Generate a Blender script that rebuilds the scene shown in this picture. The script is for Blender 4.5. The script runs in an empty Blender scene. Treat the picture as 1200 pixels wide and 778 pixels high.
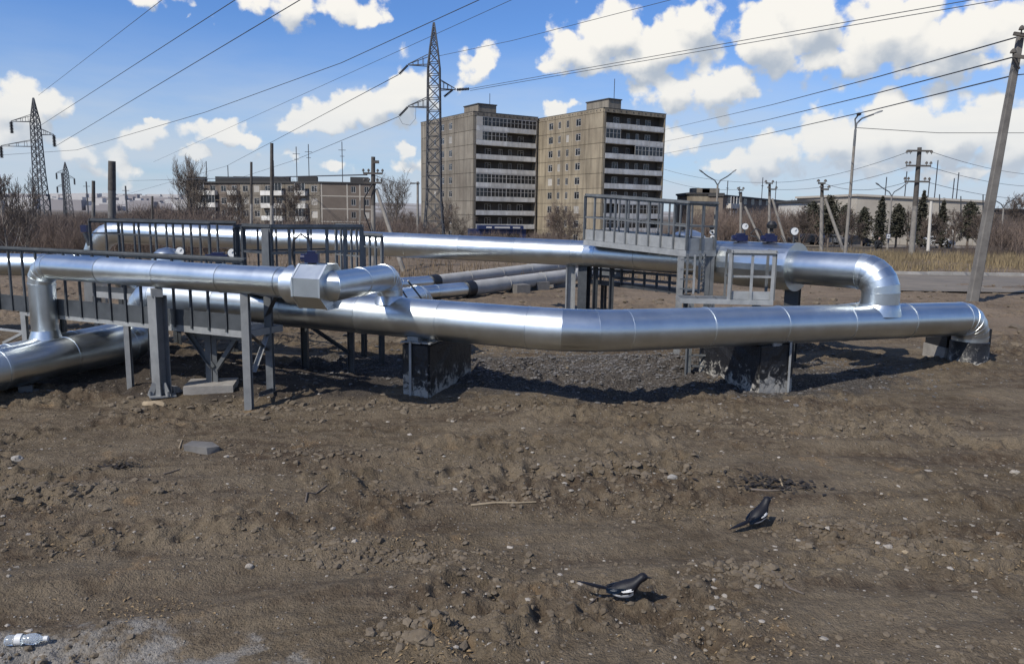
import bpy, math, random
import numpy as np
from mathutils import Vector, Matrix
R_ = math.radians
scene = bpy.context.scene
COL = scene.collection
rng = random.Random(7)
nr = np.random.default_rng(11)

# ------------------------------------------------------------------ camera
CAM_H = 2.4
F_PX = 900.0                      # focal length in pixels of a 1200 px wide picture (27 mm on 36 mm)
PITCH, ROLL = R_(8.78), 0.015
_f = Vector((0, math.cos(PITCH), -math.sin(PITCH)))
_r0 = Vector((1, 0, 0)); _u0 = Vector((0, math.sin(PITCH), math.cos(PITCH)))
_r = _r0 * math.cos(ROLL) + _u0 * math.sin(ROLL)
_u = -_r0 * math.sin(ROLL) + _u0 * math.cos(ROLL)
cam = bpy.data.cameras.new("camera"); camo = bpy.data.objects.new("camera", cam)
COL.objects.link(camo); scene.camera = camo
cam.lens = 27; cam.sensor_width = 36; cam.clip_end = 20000; cam.clip_start = 0.05
m = Matrix((( _r.x, _u.x, -_f.x, 0), (_r.y, _u.y, -_f.y, 0), (_r.z, _u.z, -_f.z, CAM_H), (0, 0, 0, 1)))
camo.matrix_world = m

def ray(px, py):
    return _f * F_PX + _r * (px - 600) + _u * (389 - py)
def at(px, py, Y):                # surveyed point: photo direction, known distance north of the camera
    d = ray(px, py); return Vector((0, 0, CAM_H)) + d * (Y / d.y)
def atz(px, py, z):               # surveyed point: photo direction, known height
    d = ray(px, py); return Vector((0, 0, CAM_H)) + d * ((z - CAM_H) / d.z)

# ------------------------------------------------------------------ sun, sky
SUN_H = Vector((-0.72, -0.69)).normalized(); SUN_EL = R_(44)
sd = Vector((SUN_H.x * math.cos(SUN_EL), SUN_H.y * math.cos(SUN_EL), math.sin(SUN_EL)))
sl = bpy.data.lights.new("sun", 'SUN'); sl.energy = 4.5; sl.angle = R_(0.5); sl.color = (1, 0.95, 0.87)
so = bpy.data.objects.new("sun", sl); COL.objects.link(so)
so.rotation_euler = sd.to_track_quat('Z', 'Y').to_euler()
so.location = (-20, -20, 40)

scene.view_settings.view_transform = 'Standard'; scene.view_settings.look = 'None'
scene.view_settings.exposure = 0.0; scene.view_settings.gamma = 1.0
scene.view_settings.use_curve_mapping = False

W = bpy.data.worlds.new("World"); scene.world = W; W.use_nodes = True
wt = W.node_tree; wt.nodes.clear()
def nd(tree, typ, **kw):
    n = tree.nodes.new(typ)
    for k, v in kw.items():
        if k == 'op': n.operation = v
        elif k.startswith('i_'): n.inputs[k[2:]].default_value = v
        else: setattr(n, k, v)
    return n
def math_(tree, op, a, b=None, c=None, clamp=False):
    n = tree.nodes.new('ShaderNodeMath'); n.operation = op; n.use_clamp = clamp
    for i, v in enumerate((a, b, c)):
        if v is None: continue
        if isinstance(v, (int, float)): n.inputs[i].default_value = v
        else: tree.links.new(v, n.inputs[i])
    return n.outputs[0]
def azel(px, py):
    d = ray(px, py).normalized()
    return math.degrees(math.atan2(d.x, d.y)), math.degrees(math.asin(d.z))
PXDEG = 15.7
LOBES = [  # cumulus lobes: picture x, y, radii, weight  (turned into compass bearings below)
 (675,58,38,24,1.0),(720,42,48,36,1.0),(775,55,55,32,1.0),(820,22,50,34,1.0),(745,72,60,16,.9),
 (900,44,54,34,1.0),(955,25,62,36,1.05),(1030,42,80,38,1.05),(1110,45,66,34,1.0),(985,68,90,20,.8),(1070,80,90,13,.7),
 (1150,72,50,12,.8),(1195,58,22,28,1.0),
 (785,105,38,26,1.0),(830,108,42,26,1.0),(860,92,22,18,.8),
 (795,165,24,15,.9),(770,168,25,12,.6),
 (890,185,35,18,.9),(930,175,45,22,1.0),(985,165,60,30,1.0),(1050,155,75,36,1.1),(1120,158,80,32,1.1),(1190,165,60,36,1.0),(1010,192,110,9,.55),(1150,202,110,12,.6),
 (840,192,20,9,.8),(655,124,26,8,.7),(640,130,18,8,.6),
 (482,102,32,26,1.0),(455,116,38,24,1.0),(415,128,40,20,1.0),(375,142,38,16,1.0),(345,150,24,10,.8),
 (560,78,26,20,1.05),(255,156,26,13,1.0),(285,163,30,9,.8),(228,178,14,7,.6),
 (15,128,36,28,1.0),(48,118,24,16,.8),(5,160,60,22,.7),(150,160,60,20,.45),(180,142,18,7,.6),(90,175,60,20,.4),
 (352,6,62,22,.85),(432,20,16,15,.8),(215,18,10,7,.5),(170,-6,40,12,.6),
 (475,171,22,9,.8),(500,195,60,12,.5),(165,200,80,18,.3),(390,190,30,8,.5),(330,190,40,9,.35)]
def cloud_group():
    g = bpy.data.node_groups.new("cloud_field", 'ShaderNodeTree')
    g.interface.new_socket("Vector", in_out='INPUT', socket_type='NodeSocketVector')
    g.interface.new_socket("Density", in_out='OUTPUT', socket_type='NodeSocketFloat')
    gi = g.nodes.new('NodeGroupInput'); go = g.nodes.new('NodeGroupOutput')
    P = gi.outputs[0]
    n1 = nd(g, 'ShaderNodeTexNoise'); n1.inputs['Scale'].default_value = .42; n1.inputs['Detail'].default_value = 5; n1.inputs['Roughness'].default_value = .58
    g.links.new(P, n1.inputs['Vector'])
    w = nd(g, 'ShaderNodeVectorMath', op='SUBTRACT'); g.links.new(n1.outputs['Color'], w.inputs[0]); w.inputs[1].default_value = (.5, .5, .5)
    w2 = nd(g, 'ShaderNodeVectorMath', op='MULTIPLY_ADD'); g.links.new(w.outputs[0], w2.inputs[0]); w2.inputs[1].default_value = (3.4, 2.4, 0); g.links.new(P, w2.inputs[2])
    cur = None
    for (px, py, rx, ry, wt_) in LOBES:
        az, el = azel(px, py); sx, sy = PXDEG / rx / 1.16, PXDEG / ry / 1.14
        a = nd(g, 'ShaderNodeVectorMath', op='MULTIPLY_ADD'); g.links.new(w2.outputs[0], a.inputs[0])
        a.inputs[1].default_value = (sx, sy, 0); a.inputs[2].default_value = (-az * sx, -el * sy, 0)
        l = nd(g, 'ShaderNodeVectorMath', op='LENGTH'); g.links.new(a.outputs[0], l.inputs[0])
        v = math_(g, 'MULTIPLY_ADD', l.outputs['Value'], -1.0 * (.5 + .5 * wt_), wt_)
        cur = v if cur is None else math_(g, 'SMOOTH_MAX', cur, v, .12)
    # the same kind of broken cumulus goes on all round the sky, outside the bearings surveyed above
    sc = nd(g, 'ShaderNodeVectorMath', op='MULTIPLY'); g.links.new(w2.outputs[0], sc.inputs[0]); sc.inputs[1].default_value = (.06, .11, 1)
    n2 = nd(g, 'ShaderNodeTexNoise'); n2.inputs['Scale'].default_value = 1.0; n2.inputs['Detail'].default_value = 2
    g.links.new(sc.outputs[0], n2.inputs['Vector'])
    gen = math_(g, 'MULTIPLY_ADD', n2.outputs['Fac'], 5.0, -2.95)
    sep = nd(g, 'ShaderNodeSeparateXYZ'); g.links.new(P, sep.inputs[0])
    ax = math_(g, 'ABSOLUTE', sep.outputs[0])
    mx = math_(g, 'MULTIPLY_ADD', ax, .2, -7.2); my = math_(g, 'MULTIPLY_ADD', sep.outputs[1], .3, -5.6)
    mask = math_(g, 'MINIMUM', math_(g, 'MAXIMUM', mx, my), 0.0)
    gen = math_(g, 'ADD', gen, mask)
    cur = math_(g, 'SMOOTH_MAX', cur, gen, .1)
    n3 = nd(g, 'ShaderNodeTexNoise'); n3.inputs['Scale'].default_value = .55; n3.inputs['Detail'].default_value = 9; n3.inputs['Roughness'].default_value = .62
    g.links.new(P, n3.inputs['Vector'])
    g.interface.new_socket("Body", in_out='OUTPUT', socket_type='NodeSocketFloat')
    d = math_(g, 'MULTIPLY_ADD', n3.outputs['Fac'], 1.15, -.575)
    wv = nd(g, 'ShaderNodeVectorMath', op='MULTIPLY_ADD'); g.links.new(w.outputs[0], wv.inputs[0]); wv.inputs[1].default_value = (1.2, 1.2, 0); g.links.new(P, wv.inputs[2])
    def puff(scale, amp):
        v = nd(g, 'ShaderNodeTexVoronoi', feature='SMOOTH_F1', voronoi_dimensions='2D'); v.inputs['Scale'].default_value = scale; v.inputs['Smoothness'].default_value = .35
        g.links.new(wv.outputs[0], v.inputs['Vector']); return math_(g, 'MULTIPLY_ADD', v.outputs['Distance'], -amp, amp * .42)
    p1_ = puff(.42, .95); p2_ = puff(1.15, .40)
    body = math_(g, 'ADD', cur, math_(g, 'MULTIPLY', math_(g, 'ADD', p1_, p2_), .38))
    g.links.new(math_(g, 'ADD', math_(g, 'ADD', cur, d), math_(g, 'ADD', p1_, p2_)), go.inputs[0])
    g.links.new(body, go.inputs[1])
    return g
CG = cloud_group()
tc = wt.nodes.new('ShaderNodeTexCoord'); sp = wt.nodes.new('ShaderNodeSeparateXYZ'); wt.links.new(tc.outputs['Generated'], sp.inputs[0])
az = math_(wt, 'MULTIPLY', math_(wt, 'ARCTAN2', sp.outputs[0], sp.outputs[1]), 57.2958)
el = math_(wt, 'MULTIPLY', math_(wt, 'ARCSINE', sp.outputs[2]), 57.2958)
cb = wt.nodes.new('ShaderNodeCombineXYZ'); wt.links.new(az, cb.inputs[0]); wt.links.new(el, cb.inputs[1])
ga = wt.nodes.new('ShaderNodeGroup'); ga.node_tree = CG; wt.links.new(cb.outputs[0], ga.inputs[0])
off = nd(wt, 'ShaderNodeVectorMath', op='ADD'); wt.links.new(cb.outputs[0], off.inputs[0]); off.inputs[1].default_value = (-.5, 1.35, 0)
gb = wt.nodes.new('ShaderNodeGroup'); gb.node_tree = CG; wt.links.new(off.outputs[0], gb.inputs[0])
D = ga.outputs[0]
alpha = nd(wt, 'ShaderNodeMapRange', interpolation_type='SMOOTHSTEP'); wt.links.new(D, alpha.inputs[0])
alpha.inputs[1].default_value = .0; alpha.inputs[2].default_value = .38
shade = math_(wt, 'SUBTRACT', ga.outputs[1], gb.outputs[1])
shr = nd(wt, 'ShaderNodeMapRange', interpolation_type='SMOOTHSTEP'); wt.links.new(shade, shr.inputs[0]); shr.inputs[1].default_value = -.60; shr.inputs[2].default_value = .30
cc = nd(wt, 'ShaderNodeMix', data_type='RGBA'); wt.links.new(shr.outputs[0], cc.inputs['Factor'])
cc.inputs['A'].default_value = (.44, .50, .585, 1); cc.inputs['B'].default_value = (.95, .925, .87, 1)
sky = wt.nodes.new('ShaderNodeTexSky'); sky.sky_type = 'NISHITA'; sky.sun_disc = False
sky.sun_elevation = SUN_EL; sky.sun_rotation = math.atan2(SUN_H.x, SUN_H.y) % (2 * math.pi)
sky.air_density = 1.0; sky.dust_density = .6; sky.ozone_density = 2.2; sky.altitude = 200
bg = wt.nodes.new('ShaderNodeBackground'); bg.inputs['Strength'].default_value = .10
sky_tint = nd(wt, 'ShaderNodeMix', data_type='RGBA', blend_type='MULTIPLY'); sky_tint.inputs['Factor'].default_value = 1
wt.links.new(sky.outputs[0], sky_tint.inputs['A']); sky_tint.inputs['B'].default_value = (.66, .95, 1.42, 1)
wt.links.new(sky_tint.outputs['Result'], bg.inputs['Color'])
# thin milky layer low over the horizon
low = nd(wt, 'ShaderNodeMapRange', interpolation_type='SMOOTHSTEP'); wt.links.new(el, low.inputs[0])
low.inputs[1].default_value = 13.5; low.inputs[2].default_value = -1.0; low.inputs[3].default_value = 0; low.inputs[4].default_value = .92
nl = nd(wt, 'ShaderNodeTexNoise'); nl.inputs['Scale'].default_value = 1.0; nl.inputs['Detail'].default_value = 6
scl = nd(wt, 'ShaderNodeVectorMath', op='MULTIPLY'); wt.links.new(cb.outputs[0], scl.inputs[0]); scl.inputs[1].default_value = (.10, .45, 1); wt.links.new(scl.outputs[0], nl.inputs['Vector'])
nlr = nd(wt, 'ShaderNodeMapRange'); wt.links.new(nl.outputs['Fac'], nlr.inputs[0]); nlr.inputs[1].default_value = .32; nlr.inputs[2].default_value = .6; nlr.inputs[3].default_value = .45; nlr.inputs[4].default_value = 1.05
lowf = math_(wt, 'MULTIPLY', low.outputs[0], nlr.outputs[0], clamp=True)
bgl = wt.nodes.new('ShaderNodeBackground'); bgl.inputs['Color'].default_value = (.56, .64, .74, 1)
bgc = wt.nodes.new('ShaderNodeBackground'); wt.links.new(cc.outputs['Result'], bgc.inputs['Color'])
m1 = wt.nodes.new('ShaderNodeMixShader'); wt.links.new(lowf, m1.inputs[0]); wt.links.new(bg.outputs[0], m1.inputs[1]); wt.links.new(bgl.outputs[0], m1.inputs[2])
m2a = wt.nodes.new('ShaderNodeMixShader'); wt.links.new(alpha.outputs[0], m2a.inputs[0]); wt.links.new(m1.outputs[0], m2a.inputs[1]); wt.links.new(bgc.outputs[0], m2a.inputs[2])
m2 = wt.nodes.new('ShaderNodeMixShader'); wt.links.new(math_(wt, 'MULTIPLY', lowf, .62), m2.inputs[0]); wt.links.new(m2a.outputs[0], m2.inputs[1]); wt.links.new(bgl.outputs[0], m2.inputs[2])
wo = wt.nodes.new('ShaderNodeOutputWorld'); wt.links.new(m2.outputs[0], wo.inputs[0])
W.cycles.sampling_method = 'MANUAL'; W.cycles.sample_map_resolution = 512

# ------------------------------------------------------------------ helpers
class MB:
    """collects geometry in world coordinates, links it as one mesh object"""
    def __init__(s): s.v = []; s.f = []; s.mi = []; s.smooth = []
    def add(s, vs, fs, mi=0, smooth=False):
        b = len(s.v); s.v += [tuple(v) for v in vs]
        s.f += [tuple(i + b for i in f) for f in fs]; s.mi += [mi] * len(fs); s.smooth += [smooth] * len(fs)
    def box(s, c, size, rz=0.0, mi=0):
        hx, hy, hz = [q / 2 for q in size]; ca, sa = math.cos(rz), math.sin(rz)
        vs = [(c[0] + x * ca - y * sa, c[1] + x * sa + y * ca, c[2] + z) for x in (-hx, hx) for y in (-hy, hy) for z in (-hz, hz)]
        s.add(vs, [(0, 1, 3, 2), (4, 6, 7, 5), (0, 4, 5, 1), (2, 3, 7, 6), (0, 2, 6, 4), (1, 5, 7, 3)], mi)
    def box2(s, a, b, mi=0):
        s.box([(a[i] + b[i]) / 2 for i in range(3)], [abs(b[i] - a[i]) for i in range(3)], 0, mi)
    def bar(s, p0, p1, w, h=None, mi=0, up=None):
        h = h or w; p0 = Vector(p0); p1 = Vector(p1); d = (p1 - p0)
        if d.length < 1e-6: return
        d.normalize(); up = Vector(up) if up else (Vector((0, 0, 1)) if abs(d.z) < .95 else Vector((0, 1, 0)))
        a = d.cross(up).normalized(); b = a.cross(d)
        vs = [p + a * sx * w / 2 + b * sy * h / 2 for p in (p0, p1) for sx, sy in ((-1, -1), (1, -1), (1, 1), (-1, 1))]
        s.add(vs, [(0, 1, 2, 3), (7, 6, 5, 4), (0, 4, 5, 1), (1, 5, 6, 2), (2, 6, 7, 3), (3, 7, 4, 0)], mi)
    def angle(s, p0, p1, w, t, up=None, flip=1, mi=0):      # rolled L section
        p0 = Vector(p0); p1 = Vector(p1); d = (p1 - p0).normalized()
        up = Vector(up) if up else (Vector((0, 0, 1)) if abs(d.z) < .95 else Vector((0, 1, 0)))
        a = d.cross(up).normalized() * flip; b = up - d * up.dot(d); b.normalize()
        pr = [(0, 0), (w, 0), (w, t), (t, t), (t, w), (0, w)]
        vs = [p + a * x + b * y for p in (p0, p1) for x, y in pr]
        fs = [(i, (i + 1) % 6, (i + 1) % 6 + 6, i + 6) for i in range(6)] + [(0, 1, 2, 3), (0, 3, 4, 5), (6, 9, 8, 7), (6, 11, 10, 9)]
        s.add(vs, fs, mi)
    def ibeam(s, p0, p1, w, t, dirx):                        # H section, flanges facing dirx
        p0 = Vector(p0); p1 = Vector(p1); d = (p1 - p0).normalized(); a = Vector(dirx).normalized(); b = d.cross(a).normalized()
        for o in (-1, 1):
            s.bar(p0 + a * o * (w / 2 - t / 2), p1 + a * o * (w / 2 - t / 2), w, t, up=a)
        s.bar(p0, p1, t, w - 2 * t - .004, up=a)
    def tube(s, pts, r, seg=8, caps=True, mi=0, smooth=True):
        pts = [Vector(p) for p in pts]; n = len(pts); rr = r if isinstance(r, (list, tuple)) else [r] * n
        prev = None; vs = []
        for i, p in enumerate(pts):
            t = (pts[min(i + 1, n - 1)] - pts[max(i - 1, 0)]).normalized()
            if prev is None: a = t.cross(Vector((0, 0, 1))) if abs(t.z) < .9 else t.cross(Vector((1, 0, 0)))
            else: a = prev - t * prev.dot(t)
            a.normalize(); prev = a; b = t.cross(a)
            vs += [p + (a * math.cos(2 * math.pi * k / seg) + b * math.sin(2 * math.pi * k / seg)) * rr[i] for k in range(seg)]
        fs = [(i * seg + k, i * seg + (k + 1) % seg, (i + 1) * seg + (k + 1) % seg, (i + 1) * seg + k) for i in range(n - 1) for k in range(seg)]
        s.add(vs, fs, mi, smooth)
        if caps: s.add([vs[k] for k in range(seg)], [tuple(range(seg))][:1], mi); s.add([vs[(n - 1) * seg + k] for k in range(seg)], [tuple(range(seg))], mi)
    def cyl(s, p0, p1, r, seg=16, mi=0, r1=None): s.tube([p0, p1], [r, r if r1 is None else r1], seg, True, mi)
    def lathe(s, c, prof, seg=16, mi=0, axis=(0, 0, 1)):     # prof: (radius, along)
        ax = Vector(axis).normalized(); a = ax.cross(Vector((0, 0, 1)) if abs(ax.z) < .9 else Vector((1, 0, 0))).normalized(); b = ax.cross(a); c = Vector(c)
        vs = [c + ax * h + (a * math.cos(2 * math.pi * k / seg) + b * math.sin(2 * math.pi * k / seg)) * r for r, h in prof for k in range(seg)]
        fs = [(i * seg + k, i * seg + (k + 1) % seg, (i + 1) * seg + (k + 1) % seg, (i + 1) * seg + k) for i in range(len(prof) - 1) for k in range(seg)]
        s.add(vs, fs, mi, True)
    def build(s, name, mat, parent=None, origin=None, sharp=True):
        o = root_loc(parent) if parent is not None else (Vector(origin) if origin is not None else Vector((0, 0, 0)))
        me = bpy.data.meshes.new(name)
        me.from_pydata([(x - o.x, y - o.y, z - o.z) for x, y, z in s.v], [], s.f)
        for mm in (mat if isinstance(mat, (list, tuple)) else [mat]): me.materials.append(mm)
        me.polygons.foreach_set('material_index', s.mi); me.polygons.foreach_set('use_smooth', s.smooth)
        me.update()
        import bmesh
        bm = bmesh.new(); bm.from_mesh(me); bmesh.ops.recalc_face_normals(bm, faces=bm.faces); bm.to_mesh(me); bm.free()
        if sharp and any(s.smooth): me.set_sharp_from_angle(angle=R_(38))
        ob = bpy.data.objects.new(name, me); COL.objects.link(ob)
        if parent is not None: ob.parent = parent
        else: ob.location = o
        return ob
def root_loc(p):
    v = Vector((0, 0, 0))
    while p is not None: v += p.location; p = p.parent
    return v
def tag(o, label=None, cat=None, group=None, kind=None):
    if label: o['label'] = label
    if cat: o['category'] = cat
    if group: o['group'] = group
    if kind: o['kind'] = kind
    return o
def thing(name, label, cat, loc=(0, 0, 0), rz=0.0, group=None):
    o = bpy.data.objects.new(name, None); COL.objects.link(o); o.empty_display_size = .2
    o.location = loc; o.rotation_euler = (0, 0, rz); return tag(o, label, cat, group)
def mesh_np(name, verts, faces, mat, parent=None, smooth=False):
    me = bpy.data.meshes.new(name); nv = len(verts); nf = len(faces); k = faces.shape[1]
    me.vertices.add(nv); me.vertices.foreach_set('co', np.ascontiguousarray(verts, dtype=np.float32).ravel())
    me.loops.add(nf * k); me.loops.foreach_set('vertex_index', np.ascontiguousarray(faces, dtype=np.int32).ravel())
    me.polygons.add(nf); me.polygons.foreach_set('loop_start', np.arange(0, nf * k, k, dtype=np.int32))
    try: me.polygons.foreach_set('loop_total', np.full(nf, k, dtype=np.int32))
    except Exception: pass
    me.polygons.foreach_set('use_smooth', np.full(nf, smooth))
    me.update(calc_edges=True); me.validate()
    for mm in (mat if isinstance(mat, (list, tuple)) else [mat]): me.materials.append(mm)
    ob = bpy.data.objects.new(name, me); COL.objects.link(ob)
    if parent is not None: ob.parent = parent
    return ob
def copy_tree(o, parent=None):
    c = o.copy(); COL.objects.link(c); c.parent = parent
    for ch in o.children: copy_tree(ch, c)
    return c

# ------------------------------------------------------------------ materials
def mat(name, col, rough=.6, metal=0.0, var=.0, vscale=3.0, col2=None, bump=0.0, bscale=20.0, bdist=.01, spec=.5, rvar=0.0, objvar=0.0, detail=5, world=False, streak=0.0):
    M = bpy.data.materials.new(name); M.use_nodes = True; t = M.node_tree; b = t.nodes['Principled BSDF']
    b.inputs['Base Color'].default_value = (*col, 1); b.inputs['Roughness'].default_value = rough; b.inputs['Metallic'].default_value = metal
    b.inputs['Specular IOR Level'].default_value = spec
    tcn = t.nodes.new('ShaderNodeTexCoord'); cur = None; CO = t.nodes.new('ShaderNodeNewGeometry').outputs['Position'] if world else tcn.outputs['Object']
    if col2 or var:
        n = nd(t, 'ShaderNodeTexNoise'); n.inputs['Scale'].default_value = vscale; n.inputs['Detail'].default_value = detail; n.inputs['Roughness'].default_value = .65
        t.links.new(CO, n.inputs['Vector'])
        mr = nd(t, 'ShaderNodeMapRange'); t.links.new(n.outputs['Fac'], mr.inputs[0]); mr.inputs[1].default_value = .35; mr.inputs[2].default_value = .65
        mx = nd(t, 'ShaderNodeMix', data_type='RGBA'); t.links.new(mr.outputs[0], mx.inputs['Factor'])
        c2 = col2 or tuple(c * (1 - var) for c in col)
        mx.inputs['A'].default_value = (*col, 1); mx.inputs['B'].default_value = (*c2, 1); cur = mx.outputs['Result']
        if rvar:
            rr = math_(t, 'MULTIPLY_ADD', n.outputs['Fac'], rvar, rough - rvar * .5, clamp=True); t.links.new(rr, b.inputs['Roughness'])
    if streak:
        mp = nd(t, 'ShaderNodeMapping'); t.links.new(CO, mp.inputs[0]); mp.inputs['Scale'].default_value = (1.3, 1.3, .12)
        ns = nd(t, 'ShaderNodeTexNoise'); ns.inputs['Scale'].default_value = 1.0; ns.inputs['Detail'].default_value = 6; t.links.new(mp.outputs[0], ns.inputs['Vector'])
        ms = nd(t, 'ShaderNodeMapRange'); t.links.new(ns.outputs['Fac'], ms.inputs[0]); ms.inputs[1].default_value = .42; ms.inputs[2].default_value = .68; ms.inputs[3].default_value = 0; ms.inputs[4].default_value = streak
        mx2 = nd(t, 'ShaderNodeMix', data_type='RGBA'); t.links.new(ms.outputs[0], mx2.inputs['Factor']); t.links.new(cur, mx2.inputs['A']); mx2.inputs['B'].default_value = (*[c * .38 for c in col], 1); cur = mx2.outputs['Result']
    if objvar:
        oi = t.nodes.new('ShaderNodeObjectInfo'); mm = nd(t, 'ShaderNodeMix', data_type='RGBA', blend_type='MULTIPLY'); mm.inputs['Factor'].default_value = 1
        k = math_(t, 'MULTIPLY_ADD', oi.outputs['Random'], objvar, 1 - objvar)
        if cur: t.links.new(cur, mm.inputs['A'])
        else: mm.inputs['A'].default_value = (*col, 1)
        cx = t.nodes.new('ShaderNodeCombineColor'); [t.links.new(k, cx.inputs[i]) for i in range(3)]
        t.links.new(cx.outputs[0], mm.inputs['B']); cur = mm.outputs['Result']
    if cur: t.links.new(cur, b.inputs['Base Color'])
    if bump:
        n = nd(t, 'ShaderNodeTexNoise'); n.inputs['Scale'].default_value = bscale; n.inputs['Detail'].default_value = 4
        t.links.new(tcn.outputs['Object'], n.inputs['Vector'])
        bp = nd(t, 'ShaderNodeBump'); bp.inputs['Strength'].default_value = bump; bp.inputs['Distance'].default_value = bdist
        t.links.new(n.outputs['Fac'], bp.inputs['Height']); t.links.new(bp.outputs[0], b.inputs['Normal'])
    return M
M = {}
def clad_material():
    Mx = bpy.data.materials.new('galvanised_cladding'); Mx.use_nodes = True; t = Mx.node_tree; b = t.nodes['Principled BSDF']
    b.inputs['Metallic'].default_value = 1.0
    tcn = t.nodes.new('ShaderNodeTexCoord'); oi = t.nodes.new('ShaderNodeObjectInfo')
    n = nd(t, 'ShaderNodeTexNoise'); n.inputs['Scale'].default_value = 1.6; n.inputs['Detail'].default_value = 7; n.inputs['Roughness'].default_value = .7
    t.links.new(tcn.outputs['Object'], n.inputs['Vector'])
    cr = nd(t, 'ShaderNodeMapRange'); t.links.new(n.outputs['Fac'], cr.inputs[0]); cr.inputs[1].default_value = .3; cr.inputs[2].default_value = .7; cr.inputs[3].default_value = .58; cr.inputs[4].default_value = .72
    k = math_(t, 'MULTIPLY', cr.outputs[0], math_(t, 'MULTIPLY_ADD', oi.outputs['Random'], .14, .93))
    cx = t.nodes.new('ShaderNodeCombineColor'); t.links.new(math_(t, 'MULTIPLY', k, .95), cx.inputs[0]); t.links.new(k, cx.inputs[1]); t.links.new(math_(t, 'MULTIPLY', k, 1.0), cx.inputs[2])
    t.links.new(cx.outputs[0], b.inputs['Base Color'])
    rg = math_(t, 'ADD', math_(t, 'MULTIPLY_ADD', n.outputs['Fac'], .20, .21), math_(t, 'MULTIPLY', oi.outputs['Random'], .08)); t.links.new(rg, b.inputs['Roughness'])
    n2 = nd(t, 'ShaderNodeTexNoise'); n2.inputs['Scale'].default_value = 1.9; n2.inputs['Detail'].default_value = 2.2
    t.links.new(tcn.outputs['Object'], n2.inputs['Vector'])
    bp = nd(t, 'ShaderNodeBump'); bp.inputs['Strength'].default_value = .22; bp.inputs['Distance'].default_value = .02
    t.links.new(n2.outputs['Fac'], bp.inputs['Height']); t.links.new(bp.outputs[0], b.inputs['Normal'])
    return Mx
M['clad'] = clad_material()
M['oldpipe'] = mat('weathered_pipe_wrap', (.29, .28, .255), .8, col2=(.38, .37, .345), vscale=1.6, bump=.25, bscale=9, bdist=.03)
M['steel'] = mat('grey_steel_paint', (.105, .112, .115), .5, .2, col2=(.17, .177, .178), vscale=5, rvar=.2, objvar=.15)
M['steel_dk'] = mat('dark_steel_paint', (.045, .050, .055), .5, .2, col2=(.075, .082, .088), vscale=5, rvar=.2, objvar=.2)
M['steel_mid'] = mat('mid_grey_steel_paint', (.19, .195, .195), .5, .2, col2=(.26, .265, .26), vscale=5, rvar=.2, objvar=.1)
M['steel_lt'] = mat('zinc_grey_steel', (.27, .275, .27), .5, .3, col2=(.37, .375, .365), vscale=6, rvar=.2, objvar=.15)
M['pylon'] = mat('pylon_steel', (.055, .058, .065), .6, .2)
M['conc'] = mat('grey_concrete', (.30, .28, .25), .9, col2=(.20, .185, .165), vscale=4, bump=.5, bscale=30)
M['conc_dk'] = mat('dark_weathered_concrete', (.10, .095, .09), .9, col2=(.17, .16, .145), vscale=3, bump=.4, bscale=20)
M['polec'] = mat('pole_concrete', (.27, .245, .21), .9, col2=(.18, .165, .145), vscale=3, bump=.3, bscale=25, objvar=.15)
M['polelean'] = mat('old_grey_pole_concrete', (.17, .158, .14), .9, col2=(.11, .10, .09), vscale=3, bump=.4, bscale=25)
M['poled'] = mat('pole_wood_tarred', (.06, .052, .045), .9, col2=(.10, .09, .078), vscale=3, bump=.3, bscale=25)
M['wood'] = mat('weathered_wood', (.33, .26, .17), .9, col2=(.22, .17, .11), vscale=8, bump=.5, bscale=30)
M['blue'] = mat('blue_actuator_paint', (.008, .012, .050), .4)
M['rubber'] = mat('black_rubber', (.012, .012, .013), .5)
M['white'] = mat('white_enamel', (.62, .62, .60), .5)
M['wire'] = mat('line_wire', (.05, .055, .06), .6)
M['bark'] = mat('bare_bark', (.12, .095, .075), .9, col2=(.17, .14, .115), vscale=3, objvar=.3)
M['barkl'] = mat('pale_bark', (.30, .27, .23), .9, col2=(.20, .175, .15), vscale=3, objvar=.25)
M['twig'] = mat('bare_twigs', (.115, .085, .065), .9, col2=(.075, .058, .048), vscale=.25, detail=2)
M['twigr'] = mat('thicket_twigs', (.17, .125, .098), .95, col2=(.10, .075, .06), vscale=.12, detail=2)
M['needle'] = mat('dark_needles', (.040, .043, .027), .9, col2=(.075, .066, .042), vscale=.6, objvar=.3, detail=2)
M['grass'] = mat('dry_grass', (.27, .205, .11), .95, col2=(.11, .085, .048), vscale=.5, detail=3)

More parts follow.
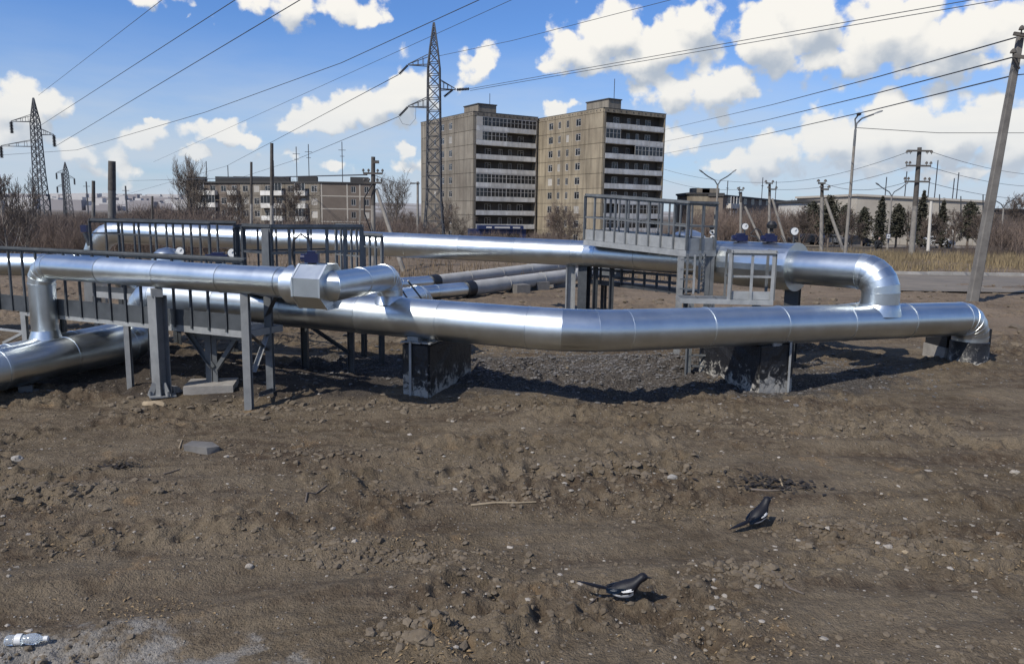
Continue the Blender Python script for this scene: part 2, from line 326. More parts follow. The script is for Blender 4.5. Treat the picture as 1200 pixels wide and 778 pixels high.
def bitumen():
    Mx = bpy.data.materials.new('bitumen_coat'); Mx.use_nodes = True; t = Mx.node_tree; b = t.nodes['Principled BSDF']
    tcn = t.nodes.new('ShaderNodeTexCoord'); s = t.nodes.new('ShaderNodeSeparateXYZ'); t.links.new(tcn.outputs['Object'], s.inputs[0])
    n = nd(t, 'ShaderNodeTexNoise'); n.inputs['Scale'].default_value = 9; n.inputs['Detail'].default_value = 9; n.inputs['Roughness'].default_value = .72; n.inputs['Distortion'].default_value = .6
    t.links.new(tcn.outputs['Object'], n.inputs['Vector'])
    hz_ = math_(t, 'MULTIPLY_ADD', s.outputs[2], -.55, .66)   # bare concrete shows where the coat stops low on the block
    f = nd(t, 'ShaderNodeMapRange'); t.links.new(math_(t, 'ADD', n.outputs['Fac'], hz_), f.inputs[0]); f.inputs[1].default_value = 1.03; f.inputs[2].default_value = 1.13
    mx = nd(t, 'ShaderNodeMix', data_type='RGBA'); t.links.new(f.outputs[0], mx.inputs['Factor'])
    mx.inputs['A'].default_value = (.010, .010, .011, 1); mx.inputs['B'].default_value = (.34, .32, .28, 1)
    t.links.new(mx.outputs['Result'], b.inputs['Base Color'])
    t.links.new(math_(t, 'MULTIPLY_ADD', f.outputs[0], .45, .45), b.inputs['Roughness'])
    bp = nd(t, 'ShaderNodeBump'); bp.inputs['Strength'].default_value = .7; bp.inputs['Distance'].default_value = .03
    t.links.new(n.outputs['Fac'], bp.inputs['Height']); t.links.new(bp.outputs[0], b.inputs['Normal'])
    return Mx
M['bitumen'] = bitumen()
# ------------------------------------------------------------------ terrain
_lat = {}
def vnoise(x, y, seed):
    if seed not in _lat: _lat[seed] = np.random.default_rng(seed).random((256, 256))
    L = _lat[seed]; xi = np.floor(x).astype(int); yi = np.floor(y).astype(int); fx = x - xi; fy = y - yi
    fx = fx * fx * (3 - 2 * fx); fy = fy * fy * (3 - 2 * fy); a, b, c, d = xi & 255, (xi + 1) & 255, yi & 255, (yi + 1) & 255
    return (L[a, c] * (1 - fx) + L[b, c] * fx) * (1 - fy) + (L[a, d] * (1 - fx) + L[b, d] * fx) * fy
def fbm(x, y, seed, oct=4, gain=.5):
    s = 0; a = 1; t = 0
    for i in range(oct): s = s + a * vnoise(x * 2 ** i + 17.3 * i, y * 2 ** i + 9.1 * i, seed + i); t += a; a *= gain
    return s / t
def sst(a, b, x):
    t = np.clip((x - a) / (b - a), 0, 1); return t * t * (3 - 2 * t)
def terrain(x, y):
    x = np.asarray(x, float); y = np.asarray(y, float)
    u = x / np.maximum(y, 5.0)
    left = 1 - sst(.10, .26, u)
    far = sst(38, 105, y)
    z = -far * (1.1 + 2.9 * left)
    hill = sst(900, 2600, y) * (26 + 16 * fbm(x / 500., y / 700., 5, 3)) * (.35 + .65 * (1 - sst(-.15, .35, u)))
    z = z + hill
    z = z + .16 * np.exp(-((x - 7.6) / 2.2) ** 2 - ((y - 12.6) / 1.8) ** 2)         # rise at the end support
    z = z + .17 * np.exp(-((x - 2.3) / 1.3) ** 2 - ((y - 12.0) / .8) ** 2)           # gravel heap behind the bend
    near = 1 - sst(14, 45, np.abs(y)); 
    z = z + near * .13 * (fbm(x / 2.6, y / 2.0, 21, 3) - .5)
    wx = x + .8 * (fbm(x / 3, y / 3, 31, 2) - .5); wy = y + .6 * (fbm(x / 3, y / 3, 35, 2) - .5)
    a, b = wx * .97 + wy * .22, wy * .97 - wx * .22
    rut = fbm(a * .35, b * 2.4, 41, 3, .55) - .5
    z = z + near * .15 * rut
    cl = fbm(x / 1.4, y / 1.1, 51, 4); rough = .12 + 1.3 * sst(.46, .62, cl)
    for off in (0.0, 1.55):                      # shallow wheel tracks crossing the waste ground
        dd = y - (5.75 + off + .13 * x + .22 * np.sin(x * .55 + .6) - .012 * x * x); k = np.exp(-(dd / .17) ** 2)
        z = z - near * .032 * k + near * .020 * np.exp(-((np.abs(dd) - .29) / .085) ** 2); rough = rough * (1 - .85 * k)
    dd = y - (3.2 - .62 * (x + 3.2)); dd = (y - 4.9) * .93 - (x + 1.2) * .37; k = np.exp(-(dd / .2) ** 2) * sst(.2, -.8, x)
    z = z - near * .035 * k + near * .025 * np.exp(-((np.abs(dd) - .33) / .09) ** 2) * sst(.2, -.8, x); rough = rough * (1 - .8 * k)
    n8 = 1 - np.abs(2 * fbm(x * 4.2, y * 4.2, 61, 3) - 1)
    fx_, fy_ = x * .97 + y * .22, y * .97 - x * .22
    z = z + near * (.25 + rough) * .085 * (fbm(fx_ * 1.6, fy_ * 5.0, 65, 3, .6) - .5)
    z = z + near * rough * .075 * (n8 - .7)
    z = z + near * rough * .075 * (fbm(x * 11, y * 11, 71, 2) - .5)
    z = z + (1 - near) * .25 * (fbm(x / 9, y / 9, 81, 3) - .5) * (1 - sst(200, 400, y))
    return z
def hz(x, y): return float(terrain(np.array([x]), np.array([y]))[0])

def make_ground():
    rows = [-3000, -600, -120, -40, -15, -6, -2, 0, 1.0, 1.7]
    y = 2.2
    while y < 20: rows.append(y); y *= 1.0042
    while y < 60: rows.append(y); y *= 1.008
    while y < 6000: rows.append(y); y *= 1.035
    rows = np.array(rows); nc = 760
    s = np.linspace(-.92, .92, nc); ye = np.maximum(rows, 0) + .8
    e = np.array([.4, 1.5, 5, 15, 50, 200, 900, 5000.])
    X = np.concatenate([-(.92 * ye[:, None] + e[::-1][None]), s[None] * ye[:, None], .92 * ye[:, None] + e[None]], 1)
    Y = np.repeat(rows[:, None], X.shape[1], 1)
    Z = terrain(X, Y)
    nR, nC = X.shape
    V = np.stack([X, Y, Z], -1).reshape(-1, 3)
    i = np.arange(nR * nC).reshape(nR, nC)
    F = np.stack([i[:-1, :-1], i[:-1, 1:], i[1:, 1:], i[1:, :-1]], -1).reshape(-1, 4)
    return V, F
def ground_mat():
    Mx = bpy.data.materials.new('bare_soil'); Mx.use_nodes = True; t = Mx.node_tree; b = t.nodes['Principled BSDF']
    b.inputs['Roughness'].default_value = .95; b.inputs['Specular IOR Level'].default_value = .2
    tcn = t.nodes.new('ShaderNodeTexCoord'); P = tcn.outputs['Object']
    def noise(scale, detail=5, rough=.6, vec=None, dist=0):
        n = nd(t, 'ShaderNodeTexNoise'); n.inputs['Scale'].default_value = scale; n.inputs['Detail'].default_value = detail; n.inputs['Roughness'].default_value = rough; n.inputs['Distortion'].default_value = dist
        t.links.new(vec or P, n.inputs['Vector']); return n.outputs['Fac']
    def mr(v, a, b_, c=0., d=1.):
        n = nd(t, 'ShaderNodeMapRange', interpolation_type='SMOOTHSTEP'); t.links.new(v, n.inputs[0])
        for k, q in zip((1, 2, 3, 4), (a, b_, c, d)): n.inputs[k].default_value = q
        return n.outputs[0]
    def mix(f, A, B, bt='MIX'):
        n = nd(t, 'ShaderNodeMix', data_type='RGBA', blend_type=bt)
        if isinstance(f, float): n.inputs['Factor'].default_value = f
        else: t.links.new(f, n.inputs['Factor'])
        for k, q in (('A', A), ('B', B)):
            if isinstance(q, tuple): n.inputs[k].default_value = (*q, 1)
            else: t.links.new(q, n.inputs[k])
        return n.outputs['Result']
    def ell(cx, cy, rx, ry, ang=0):
        mp = nd(t, 'ShaderNodeMapping', vector_type='TEXTURE'); t.links.new(P, mp.inputs[0]); mp.inputs['Location'].default_value = (cx, cy, 0); mp.inputs['Rotation'].default_value = (0, 0, ang); mp.inputs['Scale'].default_value = (rx, ry, 1e6)
        l = nd(t, 'ShaderNodeVectorMath', op='LENGTH'); t.links.new(mp.outputs[0], l.inputs[0]); return l.outputs['Value']
    mp = nd(t, 'ShaderNodeMapping'); t.links.new(P, mp.inputs[0]); mp.inputs['Rotation'].default_value = (0, 0, -.22); mp.inputs['Scale'].default_value = (.35, 2.0, 1)
    big = noise(.55, 6, .65); streak = noise(1.0, 6, .6, mp.outputs[0], .4); fine = noise(38, 6, .75); mid = noise(7, 6, .7)
    c = mix(mr(big, .35, .65), (.092, .069, .043), (.166, .132, .090))
    c = mix(mr(streak, .42, .66, 0, .85), c, (.062, .043, .028))
    c = mix(mr(mid, .40, .62, 0, .5), c, (.186, .149, .103))
    c = mix(mr(noise(1.7, 5, .6), .60, .70, 0, .45), c, (.25, .165, .085))
    # ash-grey spill at the near left
    ash = math_(t, 'ADD', ell(-2.25, 3.72, 1.15, .45), math_(t, 'MULTIPLY_ADD', noise(3.2, 8, .7), 3.6, -1.8))
    c = mix(mr(ash, 1.0, .4, 0, .75), c, (.27, .26, .24))
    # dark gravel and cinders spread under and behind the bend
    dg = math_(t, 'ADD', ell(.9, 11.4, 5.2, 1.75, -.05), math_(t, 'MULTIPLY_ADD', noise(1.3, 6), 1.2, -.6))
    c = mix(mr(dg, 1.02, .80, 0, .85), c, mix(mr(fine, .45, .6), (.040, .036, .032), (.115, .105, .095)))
    left_dark = math_(t, 'ADD', ell(-5.2, 11.3, 4.0, 1.5, -.35), math_(t, 'MULTIPLY_ADD', noise(1.3, 6), 1.0, -.5))  # plain darker patch of ground under the left walkway
    c = mix(mr(left_dark, 1.0, .8, 0, .8), c, (.05, .042, .036))
    # sandier, paler soil in the yard behind, grey dust by the road, far off brown scrubland
    sp_ = nd(t, 'ShaderNodeSeparateXYZ'); t.links.new(P, sp_.inputs[0])
    c = mix(mr(sp_.outputs[1], 13.5, 18, 0, .7), c, mix(mr(noise(.35, 7, .7), .4, .62), (.235, .180, .128), (.15, .112, .078)))
    c = mix(mr(sp_.outputs[1], 42, 60, 0, 1.), c, mix(mr(noise(.05, 5), .4, .6), (.085, .065, .050), (.12, .10, .075)))
    c = mix(mr(sp_.outputs[1], 700, 1500, 0, 1.), c, mix(mr(noise(.006, 6, .7), .45, .6), (.22, .20, .18), (.34, .33, .32)))
    # grit
    vo = nd(t, 'ShaderNodeTexVoronoi'); vo.inputs['Scale'].default_value = 30; t.links.new(P, vo.inputs['Vector'])
    gs = nd(t, 'ShaderNodeSeparateColor'); t.links.new(vo.outputs['Color'], gs.inputs[0])
    g1 = math_(t, 'MULTIPLY', mr(vo.outputs['Distance'], .30, .16), mr(gs.outputs[0], .86, .90))
    c = mix(math_(t, 'MULTIPLY', g1, .8), c, (.36, .33, .29))
    vo2 = nd(t, 'ShaderNodeTexVoronoi'); vo2.inputs['Scale'].default_value = 75; t.links.new(P, vo2.inputs['Vector'])
    gs2 = nd(t, 'ShaderNodeSeparateColor'); t.links.new(vo2.outputs['Color'], gs2.inputs[0])
    c = mix(1.0, c, mix(gs2.outputs[1], (.82, .82, .82), (1.14, 1.12, 1.10)), 'MULTIPLY')
    c = mix(1.0, c, mix(fine, (.72, .72, .72), (1.28, 1.28, 1.28)), 'MULTIPLY')
    t.links.new(c, b.inputs['Base Color'])
    hsum = math_(t, 'ADD', math_(t, 'MULTIPLY', mid, 1.2), math_(t, 'ADD', math_(t, 'MULTIPLY', fine, .28), math_(t, 'MULTIPLY', vo2.outputs['Distance'], -.12)))
    hsum = math_(t, 'ADD', hsum, math_(t, 'MULTIPLY', g1, .3))
    bp = nd(t, 'ShaderNodeBump'); bp.inputs['Strength'].default_value = 1.0; bp.inputs['Distance'].default_value = .055
    t.links.new(hsum, bp.inputs['Height']); t.links.new(bp.outputs[0], b.inputs['Normal'])
    return Mx
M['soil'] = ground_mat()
V, F = make_ground()
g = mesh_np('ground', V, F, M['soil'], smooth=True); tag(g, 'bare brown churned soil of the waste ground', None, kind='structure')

# road with a pale kerb, running past at the right
M['asphalt'] = mat('dusty_asphalt', (.13, .112, .088), .9, col2=(.185, .155, .118), vscale=.9, bump=.4, bscale=30)
M['kerb'] = mat('kerb_stone', (.42, .40, .37), .85, col2=(.30, .28, .25), vscale=2, objvar=.2)
def sheet(name, xs, y0, y1, dz, mt, mz=None):
    ys = np.linspace(y0, y1, 14); X, Y = np.meshgrid(xs, ys); Z = terrain(X, Y)
    if mz is not None: Z = Z * 0 + mz(X, Y)
    V = np.stack([X, Y, Z + dz], -1).reshape(-1, 3); n = len(xs); i = np.arange(len(ys) * n).reshape(len(ys), n)
    F = np.stack([i[:-1, :-1], i[:-1, 1:], i[1:, 1:], i[1:, :-1]], -1).reshape(-1, 4)
    return mesh_np(name, V, F, mt, smooth=True)
rd = sheet('road', np.linspace(12.5, 160, 240), 25.5, 33.0, .03, M['asphalt'], lambda X, Y: .02 + 0 * X); tag(rd, 'dusty grey asphalt road behind the pipes at right', None, kind='structure')
kb_mesh = None
kr = bpy.data.objects.new('kerb', None); COL.objects.link(kr); kr.location = (13, 33.1, 0); tag(kr, 'pale concrete kerb along the far edge of the road', None, kind='structure')
mb = MB(); mb.box((.49, 0, .03), (.965, .17, .30)); kb = mb.build('kerb_stone', M['kerb']); kb.parent = kr
for k in range(1, 44):
    c = kb.copy(); COL.objects.link(c); c.parent = kr; c.location = (k * .98, rng.uniform(-.012, .012), rng.uniform(-.012, .012)); c.rotation_euler = (0, 0, rng.uniform(-.01, .01))
mb = MB(); mb.box((13 + 44 * .98 + 50, 33.1, .03), (100, .17, .30)); o = mb.build('kerb_stone', M['kerb'], kr); tag(o, kind='stuff')
# far street behind the grass verge
st = sheet('street', np.linspace(14, 200, 120), 92, 103, .06, M['asphalt']); tag(st, 'asphalt street in front of the long low building', None, kind='structure')

# scattered clods and stones -------------------------------------------------
def ico():
    p = (1 + 5 ** .5) / 2
    v = np.array([(-1, p, 0), (1, p, 0), (-1, -p, 0), (1, -p, 0), (0, -1, p), (0, 1, p), (0, -1, -p), (0, 1, -p), (p, 0, -1), (p, 0, 1), (-p, 0, -1), (-p, 0, 1)], float)
    v /= np.linalg.norm(v[0])
    f = np.array([(0, 11, 5), (0, 5, 1), (0, 1, 7), (0, 7, 10), (0, 10, 11), (1, 5, 9), (5, 11, 4), (11, 10, 2), (10, 7, 6), (7, 1, 8), (3, 9, 4), (3, 4, 2), (3, 2, 6), (3, 6, 8), (3, 8, 9), (4, 9, 5), (2, 4, 11), (6, 2, 10), (8, 6, 7), (9, 8, 1)])
    return v, f
IV, IF = ico()
def rocks(name, n, smin, smax, mt, label, y0=3.2, y1=17, thr=.5, seed=3, flat=.6, power=2.2, xr=.75, box=None):
    g = np.random.default_rng(seed)
    if box is not None:
        X = g.normal(box[0], box[2], n); Y = g.normal(box[1], box[3], n)
    else:
        Y = y0 * (y1 / y0) ** g.random(n * 3); X = (g.random(n * 3) * 2 - 1) * xr * (Y + .5)
        k = fbm(X / 1.4, Y / 1.1, 51, 3) + .35 * g.random(n * 3) > thr; X = X[k][:n]; Y = Y[k][:n]
    n = len(X); s = smin * (smax / smin) ** (g.random(n) ** power)
    Z = terrain(X, Y)
    rad = 1 + .75 * (g.random((n, 12)) - .5)
    v = IV[None] * rad[..., None] * s[:, None, None] * np.stack([1 + .5 * g.random(n), 1 + .3 * g.random(n), flat * (.6 + .7 * g.random(n))], -1)[:, None]
    a = g.random(n) * 6.28; ca, sa = np.cos(a)[:, None], np.sin(a)[:, None]
    x = v[..., 0] * ca - v[..., 1] * sa + X[:, None]; y = v[..., 0] * sa + v[..., 1] * ca + Y[:, None]; z = v[..., 2] + (Z + s * .12)[:, None]
    V = np.stack([x, y, z], -1).reshape(-1, 3); F = (IF[None] + (np.arange(n) * 12)[:, None, None]).reshape(-1, 3)
    return tag(mesh_np(name, V, F, mt), label, 'ground litter', kind='stuff')
M['clod'] = mat('soil_clod', (.095, .072, .047), .95, col2=(.152, .121, .084), vscale=2.5, bump=.5, bscale=60)
M['stone'] = mat('pale_rubble', (.36, .32, .27), .9, col2=(.20, .18, .15), vscale=3.0, bump=.4, bscale=60)
M['cinder'] = mat('dark_gravel', (.055, .05, .046), .9, col2=(.16, .15, .14), vscale=9)
rocks('soil_clods', 16000, .003, .022, M['clod'], 'small lumps of brown soil strewn over the bare ground', thr=.70, power=2.4, flat=.8)
rocks('pebbles', 2600, .003, .022, M['stone'], 'small pale stones and rubble bits strewn over the soil', thr=.60, seed=9, power=3.0)
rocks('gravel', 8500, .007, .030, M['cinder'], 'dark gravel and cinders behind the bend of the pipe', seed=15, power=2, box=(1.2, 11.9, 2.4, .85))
for i_, (cx_, cy_, n_, sx_, sy_, mx_, lab_) in enumerate([(1.05, 6.95, 420, .50, .16, .040, 'rubble patch of broken clods above the far bird'), (1.62, 4.95, 160, .16, .10, .032, 'broken clods right of the near bird'), (-3.9, 6.2, 420, .55, .22, .035, 'churned clods near the left edge'), (-.52, 4.05, 120, .16, .07, .034, 'crumbled clods at the bottom edge'), (2.7, 5.75, 260, .35, .16, .034, 'broken clods round the cream stone at right'), (-1.7, 7.4, 420, .9, .2, .030, 'clods along a ridge left of the middle'), (-.9, 5.2, 380, .6, .12, .030, 'clods beside the wheel track left of the near bird'), (.1, 6.3, 380, .9, .10, .026, 'small clods along the wheel track'), (3.3, 8.6, 420, 1.0, .3, .034, 'clods on the right slope below the pipe'), (-3.0, 9.0, 520, 1.6, .35, .05, 'clods thrown up in front of the left walkway'), (.6, 9.2, 420, 1.5, .18, .04, 'clods along the edge of the pipe shadow')]):
    rocks('soil_clods', n_, .006, mx_, M['clod'], lab_, seed=100 + i_, power=1.9, flat=.75, box=(cx_, cy_, sx_, sy_))
rocks('yard_rubble', 2600, .015, .12, M['clod'], 'lumps of soil in the sandy yard behind the pipes', seed=19, y0=14, y1=36, thr=.45, power=3)

# dry weeds on the verge at right, and behind
def blades(name, n, xf, yr, hr, w, mt, label, seed, lean=.5, clump=.0):
    g = np.random.default_rng(seed); Y = yr[0] + (yr[1] - yr[0]) * g.random(n); X = xf(Y, g.random(n))
    if clump:
        k = fbm(X / 3., Y / 2., 91, 3) + .3 * g.random(n) > clump; X = X[k]; Y = Y[k]
    k = ~((X > 11.5) & (Y > 24.5) & (Y < 34)); X = X[k]; Y = Y[k]
    n = len(X); Z = terrain(X, Y) - .02; h = hr[0] + (hr[1] - hr[0]) * g.random(n) ** 1.5; a = g.random(n) * 6.28; l = lean * h * g.random(n); b = g.random(n) * 6.28
    p0 = np.stack([X - w * np.cos(a), Y - w * np.sin(a), Z], -1); p1 = np.stack([X + w * np.cos(a), Y + w * np.sin(a), Z], -1); p2 = np.stack([X + l * np.cos(b), Y + l * np.sin(b), Z + h], -1)
    V = np.stack([p0, p1, p2], 1).reshape(-1, 3); F = np.arange(n * 3).reshape(-1, 3)
    return tag(mesh_np(name, V, F, mt), label, 'grass', kind='stuff')
blades('dry_grass', 42000, lambda Y, r: 15 + r * 40 + (Y - 36) * .3, (35, 58), (.10, .62), .02, M['grass'], 'tall straw coloured dry grass on the verge beyond the road', 5, clump=.61)
M['weed'] = mat('dead_weeds', (.17, .125, .075), .95, col2=(.11, .08, .05), vscale=1, detail=2)
blades('dead_weeds', 26000, lambda Y, r: (r * 1.5 - .75) * Y, (27, 60), (.08, .6), .018, M['weed'], 'thin dead brown weeds across the yard behind the pipes', 6, clump=.68)
# ------------------------------------------------------------------ insulated pipes in sheet-metal cladding
def fillet(pts, gores=5):
    """pts: [(Vector, bend radius)] -> polyline nodes [(Vector, is_bend)]"""
    out = [(pts[0][0], False)]
    for i in range(1, len(pts) - 1):
        P, r = pts[i]; a = (pts[i - 1][0] - P).normalized(); b = (pts[i + 1][0] - P).normalized()
        ang = a.angle(b); turn = math.pi - ang
        if r <= 0 or turn < .02: out.append((P, False)); continue
        t = r / math.tan(ang / 2); lim = .48 * min((pts[i - 1][0] - P).length, (pts[i + 1][0] - P).length); 
        if t > lim: t = lim; r = t * math.tan(ang / 2)
        c = P + (a + b).normalized() * (r / math.sin(ang / 2)); n = max(2, round(gores * turn / (math.pi / 2)))
        s = P + a * t - c; e = P + b * t - c; ax = s.cross(e).normalized()
        for k in range(n + 1): out.append((c + Matrix.Rotation(turn * k / n, 3, ax) @ s, k > 0))
    out.append((pts[-1][0], False)); return out
def pipe(root, pts, R, sheet_len=1.15, gores=5, mt=None, name='cladding_sheet', seg=40, bead=.006, endcaps=True, elbow_name='elbow_gore'):
    nodes = fillet(pts, gores); poly = [nodes[0]]
    for (p, b0), (q, b1) in zip(nodes[:-1], nodes[1:]):
        L = (q - p).length
        if not b1 and L > sheet_len * 1.3:
            n = round(L / sheet_len); 
            for k in range(1, n): poly.append((p.lerp(q, k / n), False))
        poly.append((q, b1))
    P = [p for p, b in poly]; B = [b for p, b in poly]; n = len(P); T = [(P[i + 1] - P[i]).normalized() for i in range(n - 1)]
    ref = None; outs = []
    for i in range(n - 1):
        t = T[i]; ref = (t.cross(Vector((0, 0, 1))) if abs(t.z) < .9 else t.cross(Vector((0, 1, 0)))) if ref is None else ref - t * ref.dot(t)
        ref.normalize(); b2 = t.cross(ref)
        n0 = t if i == 0 else (T[i - 1] + t).normalized(); n1 = t if i == n - 2 else (T[i + 1] + t).normalized()
        def ring(C, nn, r, shift=0.0):
            vs = []
            for k in range(seg):
                o = (ref * math.cos(2 * math.pi * k / seg) + b2 * math.sin(2 * math.pi * k / seg)) * r
                vs.append(C + o + t * (shift - o.dot(nn) / t.dot(nn)))
            return vs
        L = (P[i + 1] - P[i]).length; bl = min(.035, L * .15) if not B[i + 1] else .010
        r = R * (1 + rng.uniform(-.004, .004)); bd = bead if not B[i + 1] else bead * .6
        rings = [ring(P[i], n0, r - .012), ring(P[i], n0, r), ring(P[i + 1], n1, r, -bl), ring(P[i + 1], n1, r + bd, -bl + .002), ring(P[i + 1], n1, r + bd), ring(P[i + 1], n1, r - .012)]
        mb = MB(); vs = [v for q in rings for v in q]
        mb.add(vs, [(a * seg + k, a * seg + (k + 1) % seg, (a + 1) * seg + (k + 1) % seg, (a + 1) * seg + k) for a in range(len(rings) - 1) for k in range(seg)], 0, True)
        if endcaps and i == 0: mb.add(rings[0], [tuple(range(seg))])
        if endcaps and i == n - 2: mb.add(rings[-1], [tuple(range(seg))])
        outs.append(mb.build(elbow_name if B[i + 1] else name, mt or M['clad'], root))
    return outs
def elb(P, Q, z):  # helper point
    return Vector((P.x, P.y, z))

# --- main pipe: from the lower left, up, across the whole view, down at the right
RP = .262
A0 = at(-150, 462, 8.7); A1 = at(0, 428, 10.2); A2 = at(163, 394, 11.9)
B2 = atz(168, 347, 1.06); K = atz(680, 389, 1.0); E = atz(1139, 373, .86)
A2 = Vector((B2.x - .02, B2.y + .02, .38)); A1 = at(0, 433, 9.6); A1.z = .33; A0 = A1 + (A1 - A2).normalized() * 4; A0.z = .28
p1 = thing('insulated_pipe', 'big shiny clad pipe in front, bent midway and diving into the ground at right', 'pipe', (K.x, K.y, 0))
Eg = Vector((E.x, E.y, -.25))
pipe(p1, [(A0, 0), (A1, .6), (A2, .36), (B2, .36), (K, 1.5), (E, .30), (Eg, 0)], RP, gores=5)
mb = MB(); mb.lathe(Vector((E.x, E.y, hz(E.x, E.y) - .1)), [(.285, 0), (.285, .20), (.279, .21), (.279, .44), (.265, .45)], 32); mb.build('waterproof_sleeve', M['bitumen'], p1)
d1 = (K - B2).normalized(); d2 = (E - K).normalized()
def on1(px):  # point of the main pipe axis at a picture column
    a, b = (B2, K) if px < 680 else (K, E)
    lo, hi = 0.0, 1.0
    for _ in range(30):
        m_ = (lo + hi) / 2; p = a.lerp(b, m_); q = p - Vector((0, 0, CAM_H)); sx = 600 + F_PX * q.dot(_r) / q.dot(_f)
        if sx < px: lo = m_
        else: hi = m_
    return a.lerp(b, lo)

# --- second big pipe at lower left, and its run behind the main one to the old ground pipes
p4 = thing('insulated_pipe', 'second clad pipe lying low at the left with the upright riser landing on it', 'pipe', (at(0, 415, 11).x, 11, 0))
C1 = Vector((-6.76, 10.14, .37)); C2 = Vector((-6.15, 12.6, .40)); C0 = C1 + (C1 - C2).normalized() * 4; C3 = Vector((C2.x + .03, C2.y, 1.02))
perp1 = Vector((-d1.y, d1.x, 0)); C4 = on1(395) + perp1 * 1.25; C4.z = .98
G0 = at(462, 346, 20.0); G0.z = .22; G1 = at(547, 345, 21.8); G1.z = .25
pipe(p4, [(C0, 0), (C1, .5), (C2, .34), (C3, .34), (C4, .5), (Vector((C4.x + .35, C4.y + 1.3, .98)), .4), (Vector((C4.x + .55, C4.y + 2.6, .24)), .5), (G0, .5), (G1, 0)], .20)

# --- old wrapped pipes on the ground in the yard
def old_pipe(label, a, b, r, sl):
    o = thing('wrapped_pipe', label, 'pipe', (a.x, a.y, 0), group=None)
    pipe(o, [(a, 0), (b, 0)], r, sl, mt=M['oldpipe'], name='wrap_section', bead=.012, seg=28); return o
H1 = at(661, 327, 25.5); H1.z = .36
old_pipe('old grey wrapped pipe on the ground, nearer of two, running away to the right', G1 + (H1 - G1).normalized() * .03, H1 + (H1 - G1).normalized() * 4, .215, 1.9)
b0 = Vector((G1.x, G1.y, G1.z)); mb = MB(); dd = (H1 - G1).normalized(); mb.tube([G1 - dd * .1, G1 + dd * .22], .235, 28); o = mb.build('black_joint_sleeve', M['rubber'], p4)
J0 = at(452, 342, 22.5); J0.z = .25; J1 = at(506, 337, 23.6); J1.z = .27; J2 = at(642, 318, 29); J2.z = .40
q6 = thing('insulated_pipe', 'short bright clad pipe on the ground behind the elbow', 'pipe', (J0.x, J0.y, 0)); pipe(q6, [(J0 - (J1 - J0).normalized() * 5, 0), (J1, 0)], .20)
dd = (J2 - J1).normalized(); mb = MB(); mb.tube([J1 - dd * .1, J1 + dd * .25], .225, 28); mb.build('black_joint_sleeve', M['rubber'], q6)
old_pipe('old grey wrapped pipe on the ground, farther of two, ending near the yard middle', J1 + dd * .03, J2 + dd * 4, .205, 1.9)
for i, (px, py, Y) in enumerate([(607, 352, 23.2), (630, 350, 24.4), (652, 345, 25.6), (680, 340, 28)]):
    mb = MB(); q = at(px, py, Y); z0 = hz(q.x, q.y); mb.box((q.x, q.y, z0 + .05), (.45, .7, .42), .5)
    o = mb.build('concrete_block', M['conc_dk'], None, (q.x, q.y, z0)); tag(o, ['dark concrete pad under the old ground pipe, leftmost of the row', 'dark concrete pad under the old ground pipe, second from left', 'dark concrete pad under the old ground pipe, third from left', 'dark concrete pad half behind the steel support column'][i], 'pad', 'pads under the old ground pipes')

# --- far pipe: left elbow to right, thick casing, gored elbow down on to the main pipe
Lz = 1.62
F0 = at(110, 271, 18.6); F0.z = F0.z; F1 = at(690, 300, 15.9); F1.z = Lz - .02; Fe = on1(1029); FQ = Vector((Fe.x, Fe.y, Lz)); 
p5 = thing('insulated_pipe', 'long high clad pipe at the back with a segmented elbow at its right end', 'pipe', (F1.x, F1.y, 0))
F00 = Vector((F0.x - .1, F0.y + .1, 0.1))
pipe(p5, [(F00, 0), (F0, .75), (F1, 1), (FQ, .52), (Vector((Fe.x, Fe.y, Fe.z + .1)), 0)], .262, gores=6)
mb = MB(); 
sad = MB(); ax = d2
for k in range(1):   # flared collar where the elbow lands
    rr = [(.30, -.02), (.27, .05), (.245, .10)]
    sad.lathe(Vector((Fe.x, Fe.y, Fe.z + .20)), [(.31, -.10), (.292, -.01), (.274, .06), (.266, .07)], 36)
sad.build('saddle_collar', M['clad'], p5)
dF = (FQ - F1).normalized()
def onF(px):
    lo, hi = 0.0, 1.0
    for _ in range(30):
        m_ = (lo + hi) / 2; p = F1.lerp(FQ, m_); q = p - Vector((0, 0, CAM_H)); sx = 600 + F_PX * q.dot(_r) / q.dot(_f)
        if sx < px: lo = m_
        else: hi = m_
    return F1.lerp(FQ, lo)
# parallel pipe right behind the far one
backn = Vector((-dF.y, dF.x, 0)).normalized()
Q0 = onF(800) + backn * .95; Q1 = onF(1000) + backn * .95; Q1 = Q1 - dF * .12
p7 = thing('insulated_pipe', 'clad pipe directly behind the thick casing, turning down behind the segmented elbow', 'pipe', (Q1.x, Q1.y, 0))
Qd = Vector((Q1.x, Q1.y, .93)); pipe(p7, [(Q0 - dF * 6, 0), (Q1, .36), (Qd, .30), (Qd - backn * 1.0, 0)], .17, gores=5)
mb = MB(); c = at(806, 288, Q0.y + .1); mb.lathe((c.x, c.y, 1.55), [(.40, 0), (.40, .30), (.36, .42), (.26, .52), (.12, .58), (.02, .59)], 28); mb.build('domed_valve_cover', M['clad'], p7)
mb = MB(); mb.cyl((c.x - .12, c.y, 2.12), (c.x - .12, c.y, 2.24), .05, 10); mb.build('vent_cap', M['rubber'], p7)

